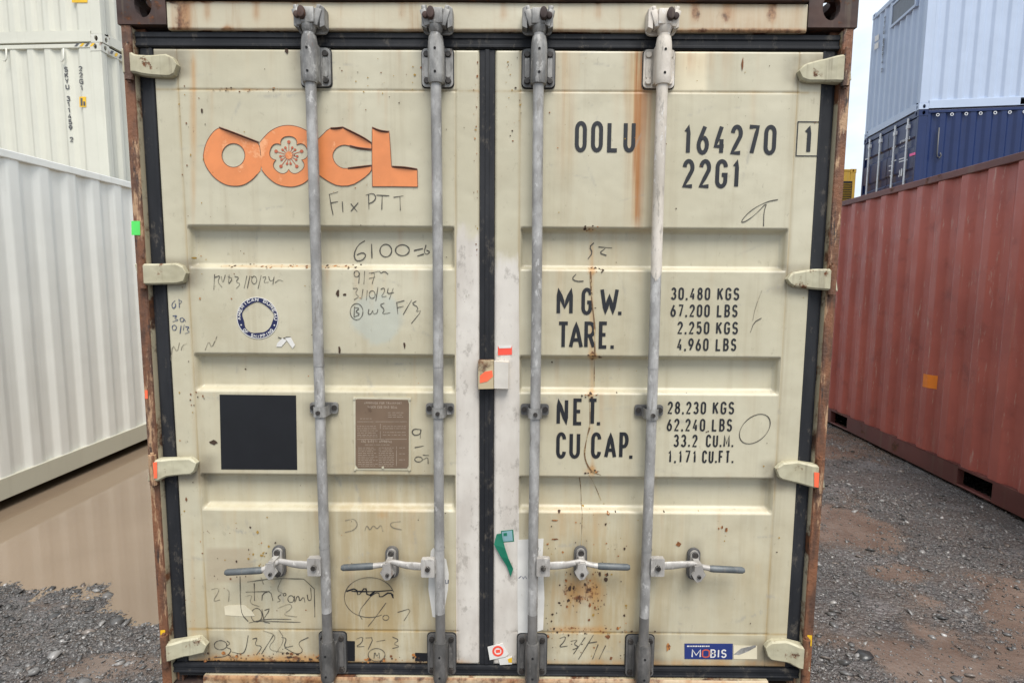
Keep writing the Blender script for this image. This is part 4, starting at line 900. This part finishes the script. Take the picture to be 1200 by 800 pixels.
def rowdash(x0, x1, y):
    x = x0
    while x < x1-1.5:
        l = rng.uniform(1.5, 5); ribbon(b, WL([(x, y), (min(x+l, x1), y)]), .0013, lambda u, v: (u, PD-.0043, v), 2); x += l+.9
for y in (483, 485.5, 488): rowdash(455, 473, y)
rowdash(422, 436, 490)
for y in (499, 501.5, 504, 506.5, 509, 511): rowdash(419, 443, y)
for y in (499, 501.5, 506, 509): rowdash(449, 476, y)
rowdash(428, 458, 520.5)
for i, y in enumerate(np.arange(524, 546, 2.1)): rowdash(420, 440+3*(i % 2), y); rowdash(444, 462, y)
for y in (524, 531, 538): rowdash(468, 475, y)
for p in ([(419, 493.5), (477, 493.5)], [(446, 496), (446, 513)], [(419, 514), (477, 514)], [(465, 522), (465, 546)]): ribbon(b, WL(p), .0012, lambda u, v: (u, PD-.0043, v), 2)
for x, y in ((415.5, 466.5), (480.5, 467), (416.5, 549), (480, 549.5), (449, 547)): b.cyl((W(x, y)[0], PD-.0045, W(x, y)[1]), 'y', .0045, .003, 10, 1)
b.build('data_plate', [M_plate, M_cream, M_plate_t], doorL, recalc=False)
# ------------------------------------------------------------------ other stickers and label remains
def sticker(name, door, parts, mats):
    b = MB()
    for i, (pts, m) in enumerate(parts): decal(b, pts, .0014+.0005*i, m, (), .0006)
    return b.build(name, mats, door, recalc=False)
sticker('red_sticker', doorR, [([(583.5, 404.8), (600, 404.5), (600, 415.5), (583.5, 416)], 0), ([(583.5, 404.5), (600, 404.2), (599, 407.5), (585, 408)], 1)], [M_redsq, M_white])
sticker('white_label', doorR, [([(606.5, 632), (637, 630.5), (636, 650), (638, 700), (636.5, 737), (621, 742), (607, 744), (606.5, 700)], 0)], [M_white])
sticker('torn_label', doorL, [([(505, 645), (508, 641), (512, 646), (523, 655), (526, 672), (525, 690), (521, 712), (518, 724), (507, 722), (502, 690), (503, 662)], 0)], [M_white])
scribble('marker_note', doorR, frame(600, 580, .275), [[(28, 352), (40, 342)], [(45, 345), (48, 355), (56, 342), (62, 354)]], .0032, M_markb, 0)
scribble('marker_note', doorL, frame(370, 560, .3), [[(507, 395), (508, 410), (514, 408)], [(518, 395), (517, 410)]], .0032, M_markb, 0)
sticker('pale_label', doorL, [([(263, 710), (268, 708.5), (281, 708), (287, 708.5), (296, 716), (299, 721), (284, 721.5), (264, 720)], 0)], [M_pale])
b = MB(); decal(b, [(588, 622.5), (600, 621), (601, 633), (589, 634)], .0016, 0); decal(b, [(587, 621.5), (601.5, 620), (602.5, 634), (588, 635)], .0012, 1); b.prism(WL([(590, 624), (594, 623.6), (594.3, 627), (590.2, 627.4)]), PD-.0024, PD-.0014, 1)
b.build('teal_tag', [M_teal, M_green], doorR, recalc=False)
b = MB(); P = [(582, 625), (587.5, 624), (592, 640), (596, 652), (601.5, 665), (598.5, 674), (594, 662), (587, 650), (579, 636)]; p2 = WL(P)
b.plate(p2, [], 0, 1, lambda u, v, q: (u, PD-.003-.010*abs(math.sin((v-p2[0][1])*22))-.0012*(1-q), v), 0); b.build('seal_strap', M_green, doorR, recalc=False)
b = MB(); decal(b, [(571.5, 757), (589, 752.5), (596, 765), (593, 768), (574, 772)], .0042, 0, (), .003); decal(b, [(584, 771), (600, 768), (600, 777), (586, 778)], .003, 0, (), .002)
b.prism(WL(el(583.5, 761.5, 6.6, 6.2, 0, 0, 360)[:-1]), PD-.0050, PD-.0041, 1, [WL(el(583.5, 761.5, 4.2, 4, 0, 0, 360)[:-1])]); b.prism(WL([(581, 760), (586, 759.5), (586.3, 763), (581.3, 763.5)]), PD-.005, PD-.0041, 1)
decal(b, [(595, 771), (600, 769), (600, 775), (596, 775)], .0040, 2); b.build('red_white_label', [M_white, M_redsq, M_yellow], doorR, recalc=False)
b = MB(); decal(b, [(802, 753.2), (858.6, 753.4), (858.4, 771.8), (802, 771.2)], .0016, 0)
def mt(s, x0, x1, y0, y1, w, m): u0, v1 = W(x0, y0); u1, v0 = W(x1, y1); text(b, s, u0, u1, v0, v1, w, lambda u, v: (u, PD-.0020, v), m, .3)
mt('M', 810.5, 821, 759.5, 769.6, .0050, 1); mt('BIS', 832.5, 851, 759.8, 769.9, .0050, 1); mt('O', 822.5, 831.5, 759.8, 769.8, .0050, 2)
x = 805
while x < 830:
    l = rng.uniform(1.2, 2.6); ribbon(b, WL([(x, 756.2), (x+l, 756.2)]), .0050, lambda u, v: (u, PD-.0020, v), 1); x += l+.7
b.build('blue_sticker', [M_mobis, M_white, M_red], doorR, recalc=False)
sticker('pale_label', doorR, [([(859.5, 755.5), (887, 756), (887, 771.5), (859.5, 771.3)], 0), ([(859.5, 766), (868, 759), (885, 755), (886, 757), (877, 762), (866, 766.5)], 1)], [M_pale, M_fit])
for pts in ([(401, 750), (416, 750.5), (416, 774), (401, 773.5)], [(486.5, 764), (502, 764.5), (502, 774), (486.5, 774)]): sticker('black_sticker', doorL, [(pts, 0)], [M_black])
# flags of tape on the posts
def tape(pts, mat, Y=-.0008):
    b = MB(); b.prism(WL(pts, Y), Y-.0008, Y, 0); b.build('tape_flag', mat, ship, recalc=False)
tape([(154, 259), (164, 259), (164.5, 275.5), (154.3, 275.5)], M_fgreen); tape([(175, 542), (184, 541), (184.3, 560), (175.5, 560.5)], M_fluo, -.0215)
tape([(188, 738), (193.5, 737.5), (194, 749), (188.5, 749.5)], M_yellow); tape([(954, 553), (964, 554), (963.5, 572), (954, 570)], M_fluo, -.0215); tape([(946, 743.5), (951.5, 744), (951, 756.5), (945.5, 756)], M_yellow)
tape([(169.8, 457), (173, 457), (173.3, 467), (170, 467)], M_fluo)
# ------------------------------------------------------------------ neighbouring containers
def cpaint(name, c, var=.12, rust=.02, rough=.4, streak=.2, dent=.5): return paint(name, c, tuple(v*(1-var) for v in c[:3])+(1,), rust, rough, streak, dent, .8)
TI = lambda l, w, z: (l-3.029, w, z)          # long axis on local x, root at the middle of the base
M_cw = cpaint('off_white_paint', (.84, .84, .79, 1), .05, 0, .38, .12, .6); M_cwr = cpaint('dull_cream_rail', (.55, .53, .43, 1), .05, .0, .35, .1)
M_sk = cpaint('ivory_paint', (.60, .59, .505, 1), .05, .0, .4, .12)
M_castw = cpaint('ivory_casting', (.60, .59, .52, 1), .1, .1, .5, .3)
def red_paint():
    m = Mat('faded_red_paint', .45)
    c = m.mix(m.ramp(m.noise(1.8, 5), .3, .7), (.47, .130, .098, 1), (.37, .100, .078, 1))
    c = m.mix(m.math('MULTIPLY', m.ramp(m.noise(9, 8, .7, (2, 2, .12)), .56, .72), .5), c, (.42, .21, .17, 1))
    c = m.mix(m.math('MULTIPLY', m.ramp(m.noise(16, 8, .75, (2.4, 2.4, .28)), .585, .65), .8), c, (.50, .30, .25, 1))
    c = m.mix(m.math('MULTIPLY', m.ramp(m.noise(5, 6, .65), .52, .75), .35), c, (.105, .033, .03, 1))
    m.col(c); m.rough(m.ramp(m.noise(4, 4), .3, .7, .36, .55)); b = m.bump(m.noise(2.6, 3), .6, .014); m.bump(m.noise(60, 4), .12, .001, b); return m.m
M_redc = red_paint()
M_redr = cpaint('shaded_red_rail', (.17, .055, .045, 1), .35, .1, .5, .5)  # darker red carries the shade of the rail faces in its colour
M_blue = cpaint('navy_paint', (.006, .020, .092, 1), .12, 0, .35, .05); M_gb = cpaint('blue_grey_paint', (.44, .52, .66, 1), .05, 0, .42, .06)
M_ylw = cpaint('yellow_paint', (.50, .30, .035, 1), .2, .1, .5, .3); M_bw = flat('white_bar_paint', (.72, .74, .76, 1), .45); M_txt = flat('grey_lettering', (.09, .09, .095, 1), .5); M_txtw = flat('white_lettering', (.72, .73, .76, 1), .5)
def neighbour(name, label, loc, rz, M, MC, H=2.591, rail=None, pockets=True, near_end='wall', castings=(0, 1), wave=.036):
    r = empty(name, loc, rz); tag(r, label, 'shipping container'); container_body(r, TI, 6.058, H, M, MC, near_end=near_end, pockets=pockets, castings=castings, rail=rail, wave=wave); return r
def local(r, p):
    m = Matrix.Translation(r.location) @ Matrix.Rotation(r.rotation_euler.z, 4, 'Z'); return m.inverted() @ Vector(p)
def hit(r, px, py, axis, val):                # where the line of sight meets a face of that container, in its own coordinates
    o = local(r, CAM); d = local(r, CAM+ray(px, py))-o; t = (val-o[axis])/d[axis]; return o+d*t
# red one on the right: its near long side runs away from the camera
a = math.atan2(.139, 2.46); ux, uy = math.sin(a), math.cos(a); nxr, nyr = math.cos(a), -math.sin(a)
cy_r = 3.345; px_r = 3.70+.0565*(cy_r-2.1)
red = neighbour('shipping_container', 'faded red corrugated container on wet gravel, small orange label on its side', (px_r+nxr*1.219, cy_r+nyr*1.219, 0), math.pi/2-a, M_redc, M_redr, rail=M_redr)
# its side facing us is local w=+1.219
qa, qb = hit(red, 1083.5, 437.5, 1, 1.2), hit(red, 1094, 456, 1, 1.2); prf = corr_profile(.17, 6.058-.17)
pl = np.array([p[0] for p in prf]); pd_ = np.array([p[1] for p in prf]); b = MB(); vs = []
for k in range(13):
    l = qa.x+(qb.x-qa.x)*k/12; yy = 1.219-.012-.036*float(np.interp(l+3.029, pl, pd_))+.002
    vs += [(l, yy, qb.z), (l, yy, qa.z)]
b.add(vs, [(2*k, 2*k+2, 2*k+3, 2*k+1) for k in range(12)]); b.build('orange_label', flat('orange_label', (.95, .27, .03, 1), .5), red, recalc=False)
# off white one on the left
lw = neighbour('shipping_container', 'plain off-white corrugated container standing at the edge of the muddy puddle', (-3.66-1.219, 3.25, 0), math.pi/2, M_cw, M_castw, rail=M_cwr, pockets=False, wave=.024)
for ch in lw.children:
    if ch.name.startswith('top_rail'): ch.data.materials[0] = M_cw
# ivory stack behind it
rzs = math.radians(-3.5); ex = Vector((math.cos(rzs), math.sin(rzs), 0)); ey = Vector((-math.sin(rzs), math.cos(rzs), 0))
base = Vector((-6.17, 6.88, 0))-ex*3.029+ey*1.219
g1 = neighbour('shipping_container', 'ground-level ivory container hidden at the foot of the ivory stack', base, rzs, M_sk, M_castw, pockets=True)
sk = neighbour('shipping_container', 'ivory container lettered with a black vertical serial number, below another ivory container', base+Vector((0, 0, 2.591)), rzs, M_sk, M_castw)
up = neighbour('shipping_container', 'uppermost ivory container of the stack behind the off-white one, only its lower part showing', base+Vector((.0, .03, 5.182+.02)), rzs, M_sk, M_castw)
def vtext(r, s, xa, ya, xb, yb, size, w, mat, name, yface):
    b = MB(); n = len(s)
    for i, ch in enumerate(s):
        k = (i+.5)/n; c = hit(r, xa+(xb-xa)*k, ya+(yb-ya)*k, 1, yface)
        for st in GL.get(ch, []): ribbon(b, [(c.x+(p[0]-.5)*size*.75, c.z+(p[1]-.5)*size) for p in st], w, lambda u, v: (u, yface, v), 0, .03)
    b.build(name, mat, r, recalc=False)
YF = -1.219+.004
vtext(sk, 'SKYU 311459 2', 77, 78, 84, 167, .062, .016, M_txt, 'serial_number', YF); vtext(sk, '22G1', 94, 77, 96, 107, .062, .016, M_txt, 'size_code', YF)
def face_quad(r, pts, axis, val, th, mat, name):
    b = MB(); q = [hit(r, x, y, axis, val) for x, y in pts]; o = Vector((0, 0, 0)); o[axis] = th
    b.add([tuple(p) for p in q]+[tuple(p-o) for p in q], [(0, 1, 2, 3), (4, 7, 6, 5), (0, 4, 5, 1), (1, 5, 6, 2), (2, 6, 7, 3), (3, 7, 4, 0)], 0); return b.build(name, mat, r, recalc=False)
face_quad(sk, [(93, 113.5), (100.5, 113.5), (100.7, 125.5), (93.2, 125.5)], 1, YF, -.006, M_yellow, 'yellow_label')
face_quad(sk, [(94.2, 115), (96.5, 115), (96.7, 124), (94.4, 124)], 1, YF-.004, -.002, M_txt, 'label_symbol'); face_quad(sk, [(97.5, 119), (99.7, 119), (99.9, 124), (97.7, 124)], 1, YF-.004, -.002, M_txt, 'label_symbol')
face_quad(up, [(84, -6), (102, -6), (102.2, 3.2), (84.2, 3.2)], 1, YF, -.006, M_yellow, 'yellow_label')
for i in range(4):
    x = 87+6*i; face_quad(sk, [(x, 54.6), (x+3, 54.6), (x+6, 50.8), (x+3, 50.8)], 1, -1.219-.001, -.003, M_yellow if i % 2 else M_txt, 'hazard_stripe')
b = MB()
for i in range(4): b.add([(3.031, -1.05+.09*i+dx, z) for dx, z in ((0, 2.50), (.045, 2.50), (.085, 2.56), (.04, 2.56))], [(0, 1, 2, 3)], i % 2)
b.build('hazard_stripe', [M_txt, M_yellow], sk, recalc=False)
for hx in (9, 76):
    c = hit(sk, hx, 60, 1, YF); b = MB(); b.tube([(c.x, YF-.02, c.z+.03), (c.x, YF-.03, c.z-.12), (c.x-.02, YF-.035, c.z-.16), (c.x-.05, YF-.03, c.z-.15)], .011, 8); b.build('lashing_hook', M_castw, sk, smooth=True)
for o_ in (g1, sk, up): o_['group'] = 'ivory containers stacked behind the off-white one'
# rotated blue and grey-blue stack on the right
rzb = math.radians(-8.8); exb = Vector((math.cos(rzb), math.sin(rzb), 0)); eyb = Vector((-math.sin(rzb), math.cos(rzb), 0))
bb = Vector((8.33, 9.95, 0))+exb*3.029+eyb*1.219
g2 = neighbour('shipping_container', 'ground-level navy container hidden behind the red one under the navy container', bb, rzb, M_blue, M_blue)
bl = neighbour('shipping_container', 'navy blue container with white locking bars, below the grey-blue container', bb+Vector((0, 0, 2.591)), rzb, M_blue, M_blue, near_end='doors')
gr = neighbour('shipping_container', 'tall grey-blue container on top of the navy one, with an opening in its end wall', bb+Vector((0, 0, 5.182+.012)), rzb, M_gb, M_gb, H=2.896)
# doors of the navy one on its end facing us (local x = -3.029)
XE = -3.029
for s in (-1, 1):
    b = MB(); w0, w1 = sorted((s*.012, s*1.13)); zz = [.17, .62, .66, .80, .84, 1.25, 1.29, 1.43, 1.47, 1.88, 1.92, 2.06, 2.10, 2.45]; dp = [0, 0, 1, 1, 0, 0, 1, 1, 0, 0, 1, 1, 0, 0]
    sheet(b, [(z, d) for z, d in zip(zz, dp)], lambda a_, d, w: (XE+.012+.03*d, w, a_), w0, w1); b.box(XE+.045, XE+.07, w0, w1, .16, 2.47)
    dr = b.build('door', M_blue, bl)
    for wq in ((.33, .86) if s > 0 else (-.33, -.86)):
        c = MB(); c.tube([(XE-.02, wq, .10), (XE-.02, wq, 2.52)], .019, 10)
        for z in (.25, 1.0, 2.35): c.box(XE-.035, XE+.012, wq-.045, wq+.045, z-.04, z+.04)
        lb = c.build('locking_bar', M_bw, bl, smooth=True, auto=40); h = MB(); h.tube([(XE-.04, wq, .95), (XE-.045, wq-.28*(1 if s > 0 else -1)*-1, .95)], .011, 8); h.build('handle', M_blue, lb)
def endtext(r, s, xa, ya, xb, yb, w, m, name):
    p = hit(r, xa, yb, 0, XE-.0); q = hit(r, xb, ya, 0, XE-.0); b = MB(); text(b, s, 0, abs(q.y-p.y), 0, q.z-p.z, w, lambda u, v: (XE+.008, p.y-u, p.z+v)); b.build(name, m, r, recalc=False)
endtext(bl, 'ABCU', 1044.5, 170, 1049.5, 175, .016, M_txtw, 'serial_number'); endtext(bl, '749005', 1054, 162, 1066, 166, .016, M_txtw, 'serial_number'); endtext(bl, '22G1', 1053.5, 169.5, 1061, 174, .016, M_txtw, 'size_code'); endtext(bl, 'JOT', 1052, 196, 1060, 208, .035, M_txtw, 'lettering')
b = MB()
for i in range(7):
    x0, y0, l = rng.choice([(1041, 194, 5), (1041, 200, 5), (1042, 206, 4), (1053, 186, 9), (1053, 189.5, 10), (1055, 192.5, 7), (1045, 190, 5)]) if False else [(1041, 195, 5), (1041, 200.5, 4), (1042, 206.5, 4), (1053, 187, 9), (1053, 190, 10), (1044, 189.5, 6), (1013.5, 187, 3)][i]
    p = hit(bl, x0, y0, 0, XE); q = hit(bl, x0+l, y0-l*.3, 0, XE); ribbon(b, [(p.y, p.z), (q.y, q.z)], .022, lambda u, v: (XE+.008, u, v))
b.build('weight_markings', M_txtw, bl, recalc=False)
face_quad(bl, [(1066, 180.5), (1072.5, 178.5), (1072.5, 181.5), (1066, 183.5)], 0, XE-.004, .004, M_pink, 'pink_tape')
for i in range(12):
    b = MB(); c = (XE+.35+.26*i, -1.219-.002, 2.48); b.plate(circ(c[0], c[2], .032, None, 12), [circ(c[0], c[2], .020, None, 12)], -1.225, -1.2175, lambda u, v, q: (u, q, v)); b.build('lashing_ring', M_bw, bl, recalc=False)
c = hit(bl, 1100, 150, 1, -1.219); b = MB(); b.tube([(c.x, -1.235, c.z), (c.x, -1.24, c.z-.5), (c.x+.01, -1.24, c.z-.58), (c.x+.05, -1.24, c.z-.6), (c.x+.08, -1.24, c.z-.55), (c.x+.05, -1.24, c.z-.5)], .013, 8); b.build('hanging_strap', M_txt, bl, smooth=True)
# opening in the end of the grey-blue one
q = [hit(gr, *p, 0, XE) for p in ((1044, 32), (1074, 9))]; yh, yl = q[0].y, q[1].y; zl = .5*(q[0].z+q[1].z)
b = MB(); y0, y1 = sorted((yh, yl)); z1 = 2.70
b.plate([(y0, zl), (y1, zl), (y1, z1), (y0, z1)], [[(y0+.05, zl+.05), (y1-.05, zl+.05), (y1-.05, z1-.05), (y0+.05, z1-.05)]], XE-.02, XE+.06, lambda u, v, t: (t, u, v)); fr_ = b.build('window_frame', M_gb, gr)
b = MB(); b.box(XE-.004, XE+.008, y0+.05, y1-.05, zl+.05, z1-.05); b.build('opening_shade_panel', flat('shaded_panel', (.15, .17, .20, 1), .5), fr_)  # dark sheet stands in for the shade inside the opening
for (xa, ya, xb, yb, sz, nm) in ((1037, 20, 1033, 85, .05, 'serial_number'),):
    b = MB(); s = 'TTNU 830614 2'
    for i, ch in enumerate(s):
        k = (i+.5)/len(s); c = hit(gr, xa+(xb-xa)*k, ya+(yb-ya)*k, 0, XE+.004)
        for st in GL.get(ch, []): ribbon(b, [(c.y-(p[0]-.5)*.06, c.z+(p[1]-.5)*.075) for p in st], .018, lambda u, v: (XE+.006, u, v), 0, .05)
    b.build(nm, M_txt, gr, recalc=False)
face_quad(gr, [(1025.5, 43), (1030, 40), (1030, 46.5), (1025.3, 49.5)], 0, XE+.004, .004, M_white, 'white_label'); face_quad(gr, [(1025, 52), (1029.6, 49), (1029.4, 56), (1024.8, 59)], 0, XE+.004, .004, M_white, 'white_label')
# yellow pair beyond
yb_ = Vector((10.64-3.029, 15.87+1.219, 0))
g3 = neighbour('shipping_container', 'ground-level yellow container hidden at the foot of the far yellow pair', yb_, 0, M_ylw, M_ylw)
yl_ = neighbour('shipping_container', 'upper yellow container far behind the navy one, with a dark louvred vent', yb_+Vector((0, 0, 2.591)), 0, M_ylw, M_ylw)
b = MB()
for i in range(9): z = 1.55+.07*i; b.add([(2.35, -1.222, z), (2.9, -1.222, z), (2.9, -1.245, z+.045), (2.35, -1.245, z+.045)], [(0, 1, 2, 3)], 0)
b.box(2.32, 2.93, -1.223, -1.2195, 1.5, 2.22, 1); b.build('louvre_vent', [M_ylw, M_void], yl_)
# ------------------------------------------------------------------ ground, puddle, stones
def fbm(x, y, s, o=4, seed=0):
    return mnoise.fractal(Vector((x*s+seed, y*s-seed, seed*.37)), 1.0, 2.0, o)
def sstep(a, b, x): t = min(1, max(0, (x-a)/(b-a))); return t*t*(3-2*t)
WZ = -.065
def shore(x): return .86-.285*(x+2.42)
def height(x, y):
    far = max(abs(x), abs(y-3)); k = 1-sstep(9, 14, far)
    h = -.016+.012*fbm(x, y, 1.1, 4, 3)+.009*fbm(x, y, 4.5, 4, 9)+(.008*fbm(x*.6+y*.8, y*.6-x*.8, 2.6, 3, 14) if x > 0 else 0)
    s = y-shore(x)+.13*fbm(x, y, 2.6, 5, 5)
    dip = sstep(-.95, 1.1, s)*sstep(-1.22, -1.6, x)*sstep(-11, -9.5, x)*(1-sstep(6.3, 7.2, y))
    h -= .105*dip
    return h*k-.012*(1-k)
def mudmask(x, y):
    m = fbm(x, y, .8, 5, 11)*.75+.35*fbm(x, y, 2.5, 4, 2)
    m += .5*math.exp(-((x-2.6)/.75)**2-((y-1.75)/.22)**2)+.55*math.exp(-((x-3.1)/.5)**2-((y-.75)/.14)**2)+.7*sstep(2.9, 3.5, y)*math.exp(-((x-3.)/1.)**2)+.5*math.exp(-((x-2.3)/.25)**2-((y-1.15)/.1)**2)
    m += .5*math.exp(-((x+1.6)/.25)**2-((y-.33)/.16)**2)
    m += .45*sstep(.030, .012, 0) if False else 0
    e = y-shore(x)
    if x < -1.1: m += .3*math.exp(-((e+.02)/.08)**2)-.22
    return min(1, max(0, (m-.06)*1.9))
def lines(a0, a1, st, lim):
    x = list(np.arange(a0, a1+1e-6, st)); d = st
    while x[-1] < lim: d *= 1.35; x.append(x[-1]+d)
    d = st
    while x[0] > -lim: d *= 1.35; x.insert(0, x[0]-d)
    return x
gx = lines(-4.6, 4.6, .04, 900); gy = lines(-2.2, 6.6, .04, 900)
vs = []; mud = []
for y in gy:
    for x in gx:
        near = abs(x) < 12 and -6 < y < 14
        vs.append((x, y, height(x, y) if near else -.012)); mud.append(mudmask(x, y) if near else .3)
nx = len(gx); i = np.arange(nx*len(gy)).reshape(len(gy), nx); F = np.stack([i[:-1, :-1], i[:-1, 1:], i[1:, 1:], i[1:, :-1]], -1).reshape(-1, 4)
def ground_mat():
    m = Mat('wet_gravel', .5); mu, _, _ = m.attr('mud')
    v = N(m.t, 'ShaderNodeTexVoronoi', Scale=46.0); m.L(m.co.outputs['Object'], v.inputs['Vector']); v2 = N(m.t, 'ShaderNodeTexVoronoi', Scale=110.0); m.L(m.co.outputs['Object'], v2.inputs['Vector'])
    sc = N(m.t, 'ShaderNodeSeparateColor'); m.L(v.outputs['Color'], sc.inputs[0]); sc2 = N(m.t, 'ShaderNodeSeparateColor'); m.L(v2.outputs['Color'], sc2.inputs[0])
    g = m.mix(sc.outputs[0], (.040, .038, .038, 1), (.140, .132, .130, 1)); g = m.mix(m.math('MULTIPLY', sc2.outputs[1], .55), g, (.115, .105, .10, 1))
    g = m.mix(m.ramp(sc2.outputs[0], .92, .97, 0, .7), g, (.33, .32, .30, 1))
    g = m.mix(m.ramp(m.noise(3.2, 6), .35, .7), g, m.mix(.5, g, (.13, .095, .075, 1)))
    g = m.mix(m.ramp(m.noise(1.5, 6, .6), .35, .65, .55, 0), g, m.mix(.65, g, (.03, .029, .030, 1)))
    g = m.mix(m.ramp(m.noise(2.1, 5, .6), .52, .68, 0, .5), g, (.20, .185, .185, 1))
    mudc = m.mix(m.ramp(m.noise(5, 6), .3, .7), (.115, .082, .064, 1), (.165, .124, .10, 1))
    k = m.ramp(m.math('ADD', mu, m.math('MULTIPLY', m.noise(24, 6, .7), .7)), .58, .92)
    m.col(m.mix(k, g, mudc)); m.rough(m.mix(k, m.ramp(m.noise(8, 4), .3, .7, .17, .55), .2))
    h = m.math('ADD', m.math('MULTIPLY', v.outputs['Distance'], -1.0), m.math('MULTIPLY', v2.outputs['Distance'], -.5))
    h = m.mix(m.math('MULTIPLY', k, .85), h, -.3)
    b = m.bump(h, .9, .016); m.bump(m.noise(60, 5, .7), .3, .006, b); return m.m
me = bpy.data.meshes.new('ground'); me.from_pydata(vs, [], [tuple(int(k) for k in q) for q in F]); me.materials.append(ground_mat()); me.polygons.foreach_set('use_smooth', [True]*len(F))
ca = me.color_attributes.new('mud', 'FLOAT_COLOR', 'POINT'); q = np.zeros((len(vs), 4), 'f'); q[:, 0] = mud; ca.data.foreach_set('color', q.ravel())
tag(link('ground', me), kind='structure')
def water_mat():
    m = Mat('muddy_water', .025, 0, .5); m.b.inputs['IOR'].default_value = 1.5
    m.col(m.mix(m.ramp(m.noise(.8, 4), .3, .7), (.245, .183, .127, 1), (.21, .155, .106, 1)))
    m.bump(m.noise(5, 3, .5), .012, .01); return m.m
b = MB(); b.add([(-11, -.2, WZ), (-.9, -.2, WZ), (-.9, 7.4, WZ), (-11, 7.4, WZ)], [(0, 1, 2, 3)]); w = b.build('puddle', water_mat(), recalc=False); tag(w, kind='structure')
# loose stones: flat chips of slate, thicker along the waterline
ico = bmesh.new(); bmesh.ops.create_icosphere(ico, subdivisions=1, radius=1); iv = np.array([v.co[:] for v in ico.verts]); if_ = np.array([[v.index for v in f.verts] for f in ico.faces]); ico.free()
rs = np.random.RandomState(3); P = []
def scatter(n, x0, x1, y0, y1, smu, dens):
    for _ in range(n):
        x, y = rs.uniform(x0, x1), rs.uniform(y0, y1)
        if -1.22 < x < 1.22 and y > -.05: continue
        if rs.rand() > dens(x, y): continue
        z = height(x, y)
        if z < WZ-.004: continue
        s = smu*math.exp(rs.normal(0, .55)); P.append((x, y, z, min(s, .035)))
dl = lambda x, y: 1-.8*mudmask(x, y)
dr = lambda x, y: (1-.62*mudmask(x, y))*(.35+.65*sstep(-.1, .35, fbm(x, y, 1.3, 3, 21)+.15))
scatter(52000, -3.3, -1.15, -.35, 1.7, .0038, dl); scatter(2200, -3.3, -1.15, -.35, 1.7, .0092, dl); scatter(90, -3.3, -1.15, -.2, 1.6, .016, dl)
scatter(52000, 1.15, 4.0, -.35, 2.4, .0037, dr); scatter(22000, 1.15, 3.9, 2.0, 6.2, .0052, dr); scatter(2000, 1.15, 3.9, -.3, 4.5, .009, dr); scatter(110, 1.3, 2.9, -.1, 1.8, .018, dr)
P = np.array(P); n = len(P)
rad = 1+rs.uniform(-.42, .42, (n, 12, 1)); V = iv[None]*rad*np.stack([np.ones(n), rs.uniform(.5, .95, n), rs.uniform(.16, .45, n)], 1)[:, None, :]*P[:, 3][:, None, None]
ang = rs.uniform(0, 6.283, n); tx = rs.normal(0, .28, n); ty = rs.normal(0, .28, n)
V[:, :, 2] += V[:, :, 0]*tx[:, None]+V[:, :, 1]*ty[:, None]
c_, s_ = np.cos(ang)[:, None], np.sin(ang)[:, None]; X = V[:, :, 0]*c_-V[:, :, 1]*s_; Y = V[:, :, 0]*s_+V[:, :, 1]*c_
V = np.stack([X+P[:, 0][:, None], Y+P[:, 1][:, None], V[:, :, 2]+P[:, 2][:, None]+P[:, 3][:, None]*.12], 2).reshape(-1, 3)
F = (if_[None]+(np.arange(n)*12)[:, None, None]).reshape(-1, 3)
me = bpy.data.meshes.new('gravel'); me.vertices.add(len(V)); me.vertices.foreach_set('co', V.ravel()); me.loops.add(F.size); me.loops.foreach_set('vertex_index', F.ravel().astype('i')); me.polygons.add(len(F)); me.polygons.foreach_set('loop_start', np.arange(0, F.size, 3).astype('i')); me.update(calc_edges=True)
tone = rs.beta(2., 4.5, n)*.8; k = rs.rand(n) < .03; tone[k] = rs.uniform(.6, 1.0, k.sum()); tone *= np.array([.75+.5*sstep(-.35, .35, fbm(p[0], p[1], 1.6, 3, 31)) for p in P])
ca = me.color_attributes.new('tone', 'FLOAT_COLOR', 'POINT'); q = np.ones((len(V), 4), 'f'); q[:, 0] = np.repeat(tone, 12); q[:, 1] = np.repeat(rs.rand(n), 12); ca.data.foreach_set('color', q.ravel())
m = Mat('wet_stone', .3); t0, t1, _ = m.attr('tone'); c = m.mix(t0, (.030, .029, .029, 1), (.40, .385, .37, 1)); c = m.mix(m.math('MULTIPLY', m.ramp(t1, .7, .9), .5), c, (.16, .115, .085, 1)); m.col(c); m.bump(m.noise(120, 4), .3, .002)
me.materials.append(m.m); gv = link('gravel', me); tag(gv, 'loose grey slate gravel lying on both sides of the cream container', 'gravel', kind='stuff')
